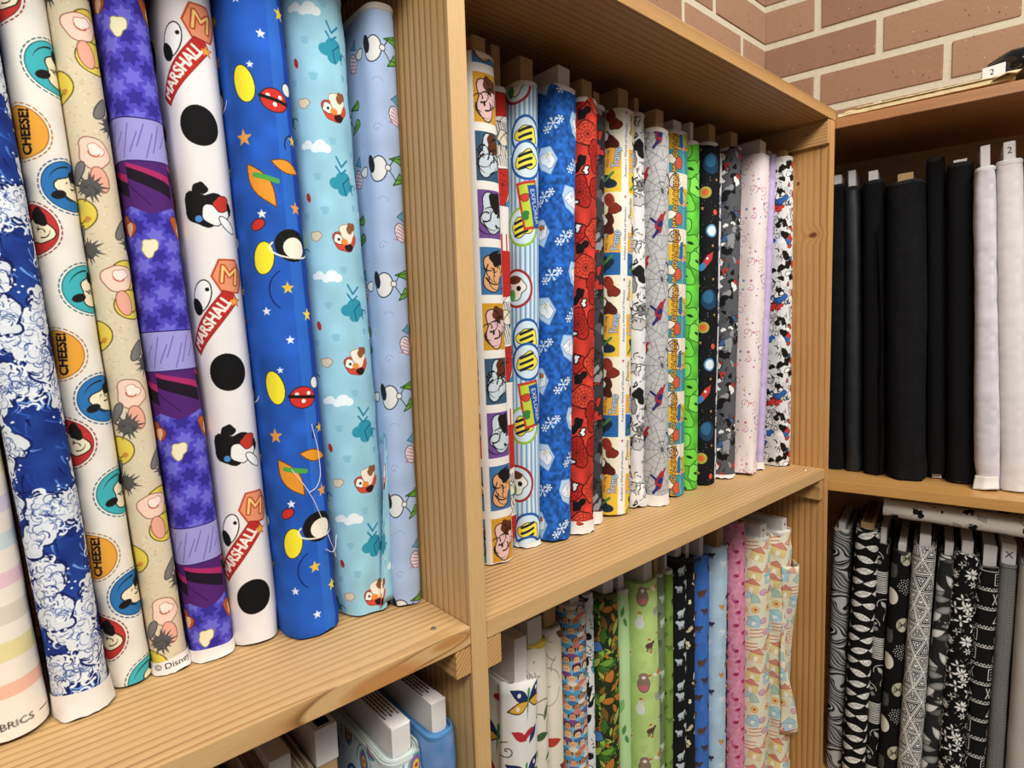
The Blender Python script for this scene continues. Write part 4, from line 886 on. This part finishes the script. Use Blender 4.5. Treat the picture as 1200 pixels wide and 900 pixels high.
# frame, x, nose depth, half thickness, lean, height, print, board (colour, thickness, rise), label, options
BOLTS = [
 ('L', -0.3092, .090, .0220, -.055, .552, p_pastel, (W_, .018, .02), 'cream bolt with soft pastel stripes at the left edge, FABRICS lettered along its foot', dict(wr=.0009)),
 ('L', -0.2674, .090, .0165, -.057, .55, p_waves, (B_, .016, .02), 'deep blue bolt of curling white foam waves with a white foot', dict(hem=.018, wr=.0009)),
 ('L', -0.2370, .108, .0138, -.053, .55, p_discs, (B_, .014, .02), 'off-white bolt with dashed red, teal and orange discs, one reading CHEESE', dict(wr=.0008)),
 ('L', -0.2101, .107, .0125, -.054, .55, p_meadow, (W_, .012, .02), 'speckled tan bolt with yellow discs and grey tufts', dict(hem=.012, wr=.0006)),
 ('L', -0.1797, .104, .0165, -.052, .55, p_purple, (B_, .014, .02), 'violet bolt with lilac and plum bands and leaf lattice', dict(wr=.0011, hem=.010)),
 ('L', -0.1440, .102, .0190, -.038, .55, p_spots, (W_, .016, .02), 'white bolt with big black spots and slanted red name banners', dict(wr=.0009)),
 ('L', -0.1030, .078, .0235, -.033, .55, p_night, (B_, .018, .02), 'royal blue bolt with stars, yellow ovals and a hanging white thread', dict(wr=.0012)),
 ('L', -0.0495, .080, .0270, -.033, .545, p_clouds, (W_, .020, .03), 'sky blue bolt with teal trees, clouds and paw prints', dict(wr=.0022, seam=.012)),
 ('L', -0.0158, .070, .0150, .000, .546, p_fans, (W_, .014, .0), 'pale periwinkle bolt with green fans, last before the bare upright', dict(wr=.0007, kb=.97)),
 ('M', .1143, .085, .0220, -.010, .545, p_grid, (B_, .018, .020), 'white gridded bolt with framed comic panels, beside the middle upright', {}),
 ('M', .1460, .110, .0115, .012, .530, p_redcomic, (B_, .012, .048), 'narrow red and white comic bolt with a tall bare board', dict(wr=.0016)),
 ('M', .1715, .098, .0165, .030, .540, p_stripe, (B_, .020, .030), 'blue and white pinstriped bolt with round badges and an EXPLORER tag', dict(hem=.006)),
 ('M', .2090, .085, .0215, .050, .542, p_snow, (W_, .020, .026), 'mottled blue bolt with white snowflakes and pale lozenges', dict(kt=1.12)),
 ('M', .2500, .082, .0195, .044, .537, p_web, (B_, .018, .024), 'bright red bolt with black web lines and a white foot', dict(hem=.016, wr=.0018, kt=.9)),
 ('M', .2870, .096, .0150, .038, .540, p_comic('charcoal_comic_print', '3A3A3D', ['55565A', '2A2A2D', '6E6F72', 'B5322A', '8C8D90', '1B1B1D'], seed=51), (B_, .012, .020), 'charcoal comic bolt squeezed behind the red web one', dict(hem=.016)),
 ('M', .3390, .094, .0260, .040, .545, p_poster, (B_, .020, .030), 'cream and orange bolt of storybook title posters', dict(wr=.0016)),
 ('M', .3830, .096, .0140, .018, .550, p_comic('black_ink_comic_print', 'DDDBD8', ['F0EEEC', '1A1A1A', 'BFBDBA', 'E6E4E0', '8A8987'], n=60, seed=52, lines=70), (B_, .010, .022), 'white bolt with loose black ink drawing, right of the storybook posters', dict(wr=.0024)),
 ('M', .4160, .080, .0190, .014, .530, p_webgrey, (B_, .018, .028), 'light grey spider web bolt with small red and navy shapes', dict(hem=.016)),
 ('M', .4700, .090, .0260, .024, .542, p_letters, (W_, .020, .016), 'yellow and teal comic bolt with tall vertical lettering', dict(wr=.0018)),
 ('M', .5170, .092, .0165, .014, .535, p_green, (W_, .010, .030), 'narrow bright green bolt with dark leaf shapes', dict(wr=.0012)),
 ('M', .5600, .088, .0220, .030, .541, p_space, (B_, .020, .030), 'black outer space bolt with a red rocket and planets', dict(wr=.0012)),
 ('M', .5905, .100, .0075, .034, .535, p_comic('navy_comic_print', 'D8D8DC', ['2A3A6A', '1A1A1E', 'E8E8EA', '7A86A8'], n=50, seed=53, r=6), (W_, .006, .004), 'sliver of navy and white bolt behind the black space one', {}),
 ('M', .6200, .085, .0215, .038, .545, p_comic('grey_red_jumble_print', '55565A', ['EDEBE8', '141414', 'C0332B', 'E6E4E0', '141414', '8E8F92', '44608A'], n=70, seed=54, r=7, lines=26), (B_, .020, .026), 'grey bolt jumbled with black, white and red shapes', dict(hem=.006)),
 ('M', .6640, .068, .0215, .075, .540, p_swirl, (W_, .020, .026), 'pale pink bolt with tiny red and purple stars and swirls', dict(wr=.0024, kt=1.08, kb=.98)),
 ('M', .7060, .074, .0090, .072, .548, solid('lilac_cloth', 'BBA9CE', mott=.06), (W_, .010, .010), 'thin plain lilac bolt between the pink star and red and blue bolts', dict(lay='B9A9CC', hem=.014)),
 ('M', .7650, .054, .0185, -.002, .545, p_comic('red_blue_comic_print', 'D9D8D6', ['C4382E', '2F5FA6', 'E9E7E4', '17130F', 'BFC0C2', 'E9E7E4'], n=110, seed=55, r=7, lines=60), (B_, .014, .012), 'red, blue and white comic bolt against the right upright', dict(wr=.0014)),
 # lower row of the middle bay
 ('B', .1040, .060, .0205, .030, .484, p_dragonfly, (W_, .018, .050), 'white bolt with a blue and yellow dragonfly, fabric slipping down its board', dict(wr=.003, kb=1.1)),
 ('B', .1500, .075, .0200, .010, .510, p_botanic('cream_fern_print', 'E0D8C8', ['3E5A3A', '8A7A4A', 'C9A04A', '5E6E4A'], 61, n=9, size=9, stems='4A5A44'), (W_, .022, .028), 'cream fern bolt with a mustard band near its rolled top', dict(wr=.002, lay='D9B94E')),
 ('B', .1960, .090, .0170, .0, .508, p_botanic('cream_rust_leaf_print', 'E2D8C4', ['B2542E', '8E4A2E', 'C98A4A', 'B23A2E', '6E4A34'], 62, n=12, size=10, stems='9A8A72'), (B_, .020, .026), 'cream bolt with rust leaves and fine stems', {}),
 ('B', .2360, .085, .0190, .0, .527, p_faces, (W_, .016, .018), 'sky blue bolt packed with rows of little faces', {}),
 ('B', .2700, .100, .0120, .004, .524, p_comic('teal_black_print', 'D9DBD8', ['17191A', '2E9A9E', 'E6E6E2', '17191A'], n=40, seed=63, r=8), (W_, .008, .008), 'narrow black, white and teal bolt beside the little faces', {}),
 ('B', .3060, .090, .0205, .006, .514, p_jungle, (W_, .022, .034), 'dark green jungle foliage bolt', dict(wr=.002, lay='5A5A38')),
 ('B', .3430, .095, .0130, .0, .508, p_botanic('mint_leaf_print', 'B9D79A', ['4E8A4A', '7FB86A', '3A6E3E'], 64, n=9, size=10), (W_, .012, .034), 'mint green bolt with broad leaves', {}),
 ('B', .3900, .080, .0250, -.006, .512, p_forest, (W_, .020, .026), 'light green bolt with a brown bear and woodland animals', dict(lay='A9C47A', wr=.0016)),
 ('B', .4340, .100, .0145, .004, .500, p_animals('sage_animal_print', '6E7F5E', ['B9C4B4', '4A5A44'], 65, 8), (B_, .010, .040), 'grey-green bolt behind the light green woodland one', {}),
 ('B', .4580, .100, .0085, .008, .500, p_animals('olive_animal_print', '7E9A44', ['3E4A24', '5E7A34'], 66, 10), (W_, .006, .036), 'slim olive green bolt with dark little animals', {}),
 ('B', .4860, .095, .0180, .004, .514, p_animals('llama_on_black_print', '141416', ['DAD6CC', 'B9C4C9'], 67, 12), (W_, .014, .016), 'black bolt with white llamas', dict(lay='2A2A2C')),
 ('B', .5190, .098, .0135, .0, .502, p_comic('bones_on_black_print', '17181A', ['D9CFA8', 'C9BE98', 'E6DEC0'], n=26, seed=68, r=6, lines=8), (W_, .010, .030), 'black bolt with cream bony figures', dict(lay='2A2A2C')),
 ('B', .5515, .092, .0175, .0, .498, p_animals('bear_on_blue_print', '3F6FC0', ['4A3A3E', '5E4238'], 69, 12, dots='2E559E'), (W_, .012, .050), 'cornflower blue bolt with brown bears', dict(lay='5A86C8')),
 ('B', .5900, .083, .0190, .006, .505, p_animals('pale_blue_animal_print', 'AFC9D9', ['C98A3E', '3A3A3E', 'D9DDE0'], 70, 11, 0.8, dots='8FB0C4'), (B_, .018, .036), 'pale blue bolt with scattered small animals', dict(wr=.002, lay='B9CBD6')),
 ('B', .6220, .096, .0085, .006, .497, p_rainbow, (W_, .006, .030), 'narrow bolt of rainbow feathers on black', {}),
 ('B', .6520, .080, .0190, -.004, .533, p_flamingo, (W_, .012, .0), 'rose pink flamingo bolt with crimson wings', dict(lay='D99AB0')),
 ('B', .7030, .062, .0280, .008, .497, p_beach, (W_, .024, .022), 'cream beach hut bolt with a flat white board end', dict(wr=.0018)),
 ('B', .7520, .044, .0225, .0, .502, p_beach, (W_, .018, .020), 'crumpled cream beach hut bolt against the right upright', dict(wr=.0065)),
 # left bay, lower row
 ('C', -.197, .030, .0210, .0, .500, p_botanic('yellow_stroke_print', 'DCDDB8', ['D9CB4A', '8FA04A', 'E9E6D2'], 80, n=20, size=9), (W_, .014, .0), 'pale yellow bolt peeping from under the front edge of the left shelf', {}),
 ('C', -.1480, .036, .0225, .0, .524, solid('taupe_cloth', '9A8872'), (W_, .017, .012), 'thick taupe bolt showing many rolled layers', dict(rings=8, lay='B5A48C', bin_=.030)),
 ('C', -.1120, .050, .0120, .0, .488, p_tiedye('deep_purple_print', ['2A1C5A', '4A2E8E', '17123A', '6A4AA8'], 81), (B_, .018, .060), 'dark purple bolt low on a tall board with a white paper sleeve', {}),
 ('C', -.0560, .022, .0190, .0, .510, p_rings, (W_, .019, .026), 'white bolt with blue swirling rings, text on its fat white board', dict(rings=6, lay='C9D2CC', wr=.002)),
 ('C', -.0205, .016, .0165, .0, .519, p_tiedye('blue_tie_dye_print', ['3F77AE', '7FA6D2', '24527E', 'B9A2CC'], 82), (W_, .016, .026), 'blue tie-dye bolt with a worn printed white board', dict(rings=3, lay='4A7EAE', wr=.0014)),
 # right shelving, upper row
 ('R', -.0020, .090, .0140, -.011, .535, solid('black_cotton', '0E0D0F', mott=.3), (W_, .012, .018), 'flat black bolt half hidden by the right upright', dict(lay='151416')),
 ('R', .0280, .088, .0150, -.024, .527, solid('blue_black_satin', '0F1218', .55, mott=.3), (W_, .012, .030), 'glossy blue-black bolt with a tall white board', dict(lay='15181F', wr=.0018)),
 ('R', .0622, .077, .0165, -.024, .530, solid('black_drill', '0C0B0D'), (W_, .014, .018), 'black bolt with a loose edge turned out beside the widest one', dict(lay='151416')),
 ('R', .1125, .057, .0290, -.028, .517, solid('black_wide_cotton', '0F0E10', mott=.2), (B_, .022, .014), 'widest black bolt with a tan cardboard end', dict(lay='1B191B', wr=.002)),
 ('R', .1562, .090, .0138, -.032, .555, solid('black_crepe', '0C0B0C'), (W_, .014, -.02), 'tallest narrow black bolt, white board showing at its foot', dict(lay='151416', fb=.010)),
 ('R', .1899, .073, .0190, -.033, .537, solid('black_poplin', '0F0E10'), (W_, .018, .006), 'black bolt next to the first white one', dict(lay='171617', fb=.004)),
 ('R', .2240, .050, .0143, -.039, .520, solid('white_towelling', 'D2CDD2', .95, .9, mott=.06), (W_, .012, .034), 'textured white towelling bolt with a flared foot', dict(lay='D9D5D6', wr=.0022, kb=1.1)),
 ('R', .2575, .055, .0175, -.046, .525, solid('white_cotton', 'DDD7D6', mott=.03), (W_, .014, .030), 'smooth white bolt with the number 2 on its board', dict(lay='D9D5D2')),
 ('R', .2960, .072, .0190, -.048, .520, solid('ivory_cotton', 'DAD4CE', mott=.03), (W_, .014, .010), 'ivory bolt at the right edge behind the number 2 bolt', dict(lay='D9D5D2')),
 # right shelving, lower row
 ('S', .0060, .090, .0150, .010, .500, p_marble, (W_, .013, .012), 'grey marbled bolt beside the right upright', dict(bin_=.012)),
 ('S', .0395, .070, .0195, .029, .515, p_feather, (B_, .022, .010), 'black bolt with rows of white feathers', BW),
 ('S', .0695, .085, .0105, .020, .487, p_piano, (W_, .010, .030), 'narrow black and white bolt with keyboard bars', BW),
 ('S', .0950, .075, .0155, .030, .482, p_moons, (W_, .012, .014), 'black bolt with big cream moons and dotted circles', dict(lay='3A3937', rings=3)),
 ('S', .1275, .065, .0175, .031, .500, p_geo, (W_, .016, .020), 'black bolt netted with white geometric lattice', BW),
 ('S', .1575, .080, .0130, .040, .487, p_petals, (W_, .013, .022), 'grey petal bolt right of the white lattice', BW),
 ('S', .1880, .070, .0180, .029, .497, p_blossom, (W_, .015, .022), 'black bolt sprinkled with small white blossoms', BW),
 ('S', .2215, .075, .0155, .023, .480, p_tribal, (W_, .017, .036), 'black bolt with white tribal patches and a torn board end', BW),
 ('S', .2500, .072, .0115, .014, .490, p_weave('grey_herringbone_print', '4E4D4B', 'D2D0CB', 2.6, 2.6, 90, 1.0, .5), (W_, .0185, .034), 'slim grey herringbone bolt with a black X on its board', BW),
 ('S', .2855, .058, .0215, .012, .497, p_weave('pale_dotted_print', 'CBC5BC', '7A756F', 3, 3, 91, 0.7, 0.45), (W_, .012, .004), 'pale grey dotted bolt at the right edge of the black and white row', dict(lay='B0ABA4')),
]
cache = {}
made = []
BASE = {'L': 0.0, 'M': -0.0007, 'B': -TIER-0.0007, 'C': -TIER, 'R': SR0, 'S': SR0-0.6173}
GROUP = {'L': 'picture print bolts in the left bay', 'M': 'picture print bolts on the middle shelf', 'B': 'print bolts below the middle shelf',
         'C': 'bolts below the left shelf', 'R': 'plain bolts on the right shelving', 'S': 'black and white bolts on the right shelving'}
for i, (fr, cx, yn, r, lean, H, pr, board, label, opt) in enumerate(BOLTS):
    if pr not in cache: cache[pr] = pr()
    o = dict(opt)
    if label.startswith('speckled tan'):
        c = Cloth(100, 40, 'E4DED6', 3); c.text('© Disney', 0, 7, 6.5, 3, '1C1A18'); c.text('© Disney', 50, 7, 6.5, 3, '1C1A18'); o['hem_mat'] = c.material('lettered_selvage')
    t, y0 = make_bolt(cx, yn, r, lean, H, cache[pr], BASE[fr], 'L' if fr in 'LMBC' else 'R', board=board, label=label, group=GROUP[fr], seed=i+1, **o)
    made.append((t, y0, r, H, board))
def find(s): return next(m for m in made if m[0]['label'].startswith(s))

# numbers and print on the boards
t, y0, r, H, bd = find('smooth white bolt'); flat_text('2', 0, y0+0.0096, H+0.016, 0.014, M['ink'], t)
t, y0, r, H, bd = find('slim grey herringbone'); flat_text('X', 0, y0+0.0096, H+0.015, 0.016, M['ink'], t, 'mark')
for s in ('white bolt with blue swirling', 'blue tie-dye'):
    t, y0, r, H, bd = find(s); bm = bmesh.new(); rr = random.Random(4)
    for k in range(5):
        x = -0.0066+k*0.0033; yy = y0+0.026+0.004*(k % 2); end = yy+rr.uniform(0.045, 0.055)
        while yy < end:
            L = rr.uniform(0.002, 0.006); add_box(bm, x-0.0007, x+0.0007, yy, yy+L, H+bd[2]+0.00002, H+bd[2]+0.00012); yy += L+0.0008
    o = bm_obj('printed_text', bm, M['ink'], t)
for s in ('cream beach hut', 'crumpled cream'):
    t, y0, r, H, bd = find(s); bm = bmesh.new(); bmesh.ops.create_cone(bm, cap_ends=True, segments=14, radius1=0.0022, radius2=0.0022, depth=0.0004)
    bmesh.ops.rotate(bm, verts=bm.verts, cent=(0, 0, 0), matrix=Matrix.Rotation(pi/2, 3, 'X')); bmesh.ops.translate(bm, verts=bm.verts, vec=(0, y0+0.0098, H+bd[2]*0.5)); bm_obj('hole', bm, M['ink'], t)

t, y0, r, H, bd = find('dark purple'); box('paper_sleeve', -bd[1]/2-0.0008, bd[1]/2+0.0008, y0+0.009, 0.05, H+bd[2]-0.032, H+bd[2]+0.0006, M['white_board'], t)

# loose pieces of cloth that belong to their bolts
t, y0, r, H, bd = find('royal blue'); cu = bpy.data.curves.new('loose_thread', 'CURVE'); cu.dimensions = '3D'; cu.bevel_depth = 0.00028; cu.bevel_resolution = 2
for P in ([(-.012, .150), (.000, .128), (.010, .100), (.016, .080), (.020, .070), (.022, .062)], [(.0, .128), (.008, .132), (.012, .155), (.008, .185)], [(.010, .075), (.020, .069), (.026, .080)]):
    sp = cu.splines.new('BEZIER'); sp.bezier_points.add(len(P)-1)
    for b, (x, z) in zip(sp.bezier_points, P): b.co = (x, y0-0.0035+0.0007*abs(x)/0.004+max(0, abs(x)-.014)*0.8, z); b.handle_left_type = b.handle_right_type = 'AUTO'
tmp = bpy.data.objects.new('loose_thread', cu); me = bpy.data.meshes.new_from_object(tmp); bpy.data.objects.remove(tmp); ob = link('loose_thread', me, M['thread'], t); ob['label'] = 'white loose thread'
t, y0, r, H, bd = find('sky blue')
sheet('loose_flap', lambda u, v: (0.004+0.024*u*(1-v)**0.6+0.021*v*0.9+0.0, y0-0.0022+0.0085*(u*1.1)**2+0.0006*sin(u*9), 0.004+0.16*v+0.004*sin(u*4)), 14, 24, cache[p_clouds], t, 0.06)
t, y0, r, H, bd = find('black bolt with a loose edge')
sheet('loose_edge', lambda u, v: (0.0075+0.007*u*(0.35+0.65*sin(pi*min(1, v*1.15))**0.5)+0.001*sin(v*14), y0-0.004-0.010*u+0.003*sin(v*9), 0.004+(H-0.09+0.016*u)*v), 6, 30, cache[BOLTS[made.index((t, y0, r, H, bd))][6]], t, 0.02)
t, y0, r, H, bd = find('textured white')
sheet('frayed_foot', lambda u, v: (-0.016+0.030*u-0.004*(1-v)*(1-u), y0-0.001-0.006*(1-v)**2+0.006*(2*u-1)**2+0.0006*sin(u*11), 0.001+0.022*v+0.004*u*(1-v)), 16, 8, M['selvage'], t, 0.05)
t, y0, r, H, bd = find('crumpled cream')
sheet('loose_edge', lambda u, v: (-0.020+0.040*u+0.003*sin(v*11+u*3), y0-0.007-0.010*sin(v*7+u*2.5)*sin(pi*u)+0.012*(2*u-1)**2, 0.12+(H-0.18)*v), 16, 40, cache[p_beach], t, 0.07)
t, y0, r, H, bd = find('white bolt with a blue and yellow')
sheet('loose_flap', lambda u, v: (-0.026+0.054*u, y0-0.003-0.003*sin(u*6+v*2)*(1-v*0.5)+0.022*(abs(2*u-1))**2.6, (H+0.006-0.010*u+0.004*sin(pi*u))*v+0.02*(1-v)), 24, 30, cache[p_dragonfly], t, 0.075)

# ------------------------------------------------------------------ bolt lying flat on the black and white row
rx = OR+DV*0.080+NV*0.105+Vector((0, 0, -0.0715)); Rm = Matrix((NV.cross(DV), NV, DV)).transposed().to_4x4()
make_bolt(0, 0, .0155, 0, .46, p_ink(), 0, 'R', board=('white', .012, .004), dep=.15, label='cream bolt with black ink blots lying flat on top of the black and white row', group=None, seed=90,
          rot=Matrix.Rotation(radians(2.0), 4, NV) @ Rm, loc=rx, wr=.0018, rings=2)

# ------------------------------------------------------------------ on top of the right shelving
tp = empty('cardboard_sheet', RP(0, 0, SR3), (0, 0, RZ)); tag(tp, 'beige layered cardboard sheet lying along the top of the right shelving', 'cardboard')
def lay_sheet(name, s0, s1, e0, z0, th, seed, curl=0.0, mat=None):
    bm = bmesh.new(); n = 60; rows = []
    for i in range(n+1):
        s = s0+(s1-s0)*i/n; w1 = noise.noise(Vector((s*60, seed, 0)))*0.0022; w2 = noise.noise(Vector((s*130, seed, 5)))*0.0012
        c1 = curl*max(0, (s-0.19)/0.05)**2 if s < 0.24 else curl
        z = z0+0.010*s
        rows.append([bm.verts.new(p) for p in ((s, e0+w1, z+c1), (s, e0+w1+0.0008, z+th+w2+c1), (s, e0+0.10, z+th), (s, e0+0.10, z))])
    for a, b in zip(rows, rows[1:]):
        for k in range(4): bm.faces.new((a[k], a[(k+1) % 4], b[(k+1) % 4], b[k]))
    bm.faces.new(rows[0]); bm.faces.new(rows[-1][::-1]); return bm_obj(name, bm, mat or M['card'], tp)
lay_sheet('layer', 0.002, 0.232, 0.008, 0.0035, 0.0050, 1); lay_sheet('layer', 0.012, 0.228, 0.012, 0.0090, 0.0026, 2, 0.001); lay_sheet('layer', 0.03, 0.226, 0.009, 0.0120, 0.0014, 3, 0.0015)
bm = bmesh.new(); pts = [(0.205, 0.006, 0.010), (0.222, -0.004, 0.013), (0.232, -0.006, 0.010), (0.238, 0.000, 0.015), (0.236, 0.02, 0.017), (0.21, 0.02, 0.013)]
vv = [bm.verts.new(p) for p in pts]+[bm.verts.new((0.222, 0.008, 0.018))]
for i in range(6): bm.faces.new((vv[i], vv[(i+1) % 6], vv[6]))
o = bm_obj('torn_corner', bm, M['card'], tp); o.modifiers.new('t', 'SOLIDIFY').thickness = 0.0008
wb = empty('wrapped_bolt', RP(0.20, 0.075, SR3+0.012), (0, 0, RZ)); tag(wb, 'shiny black plastic wrapped bolt with white end marked 2, on top of right shelving', 'fabric bolt')
rows = []
for j in range(41):
    v = j/40; s = 0.002+0.35*v; k = min(1, (v*40/5+0.25))**0.6; row = []
    for i in range(33):
        a = 2*pi*i/32; q = 1+0.10*noise.noise(Vector((cos(a)*2.2, sin(a)*2.2, v*22)))+0.05*noise.noise(Vector((cos(a)*6, sin(a)*6, v*50)))
        row.append((s, 0.034*cos(a)*k*q, 0.026+0.026*sin(a)*k*q+0.006*(1-v)))
    rows.append(row)
uvmesh('plastic_wrap', rows, [i/32 for i in range(33)], M['plastic'], wb)
bm = bmesh.new(); add_box(bm, -0.006, 0.022, -0.034, 0.026, 0.010, 0.028, 0.0012)
for v_ in bm.verts: v_.co.z += v_.co.x*0.12+0.001
bm_obj('bolt_board', bm, M['white_board'], wb); flat_text('2', 0.006, -0.0343, 0.020, 0.012, M['ink'], wb)
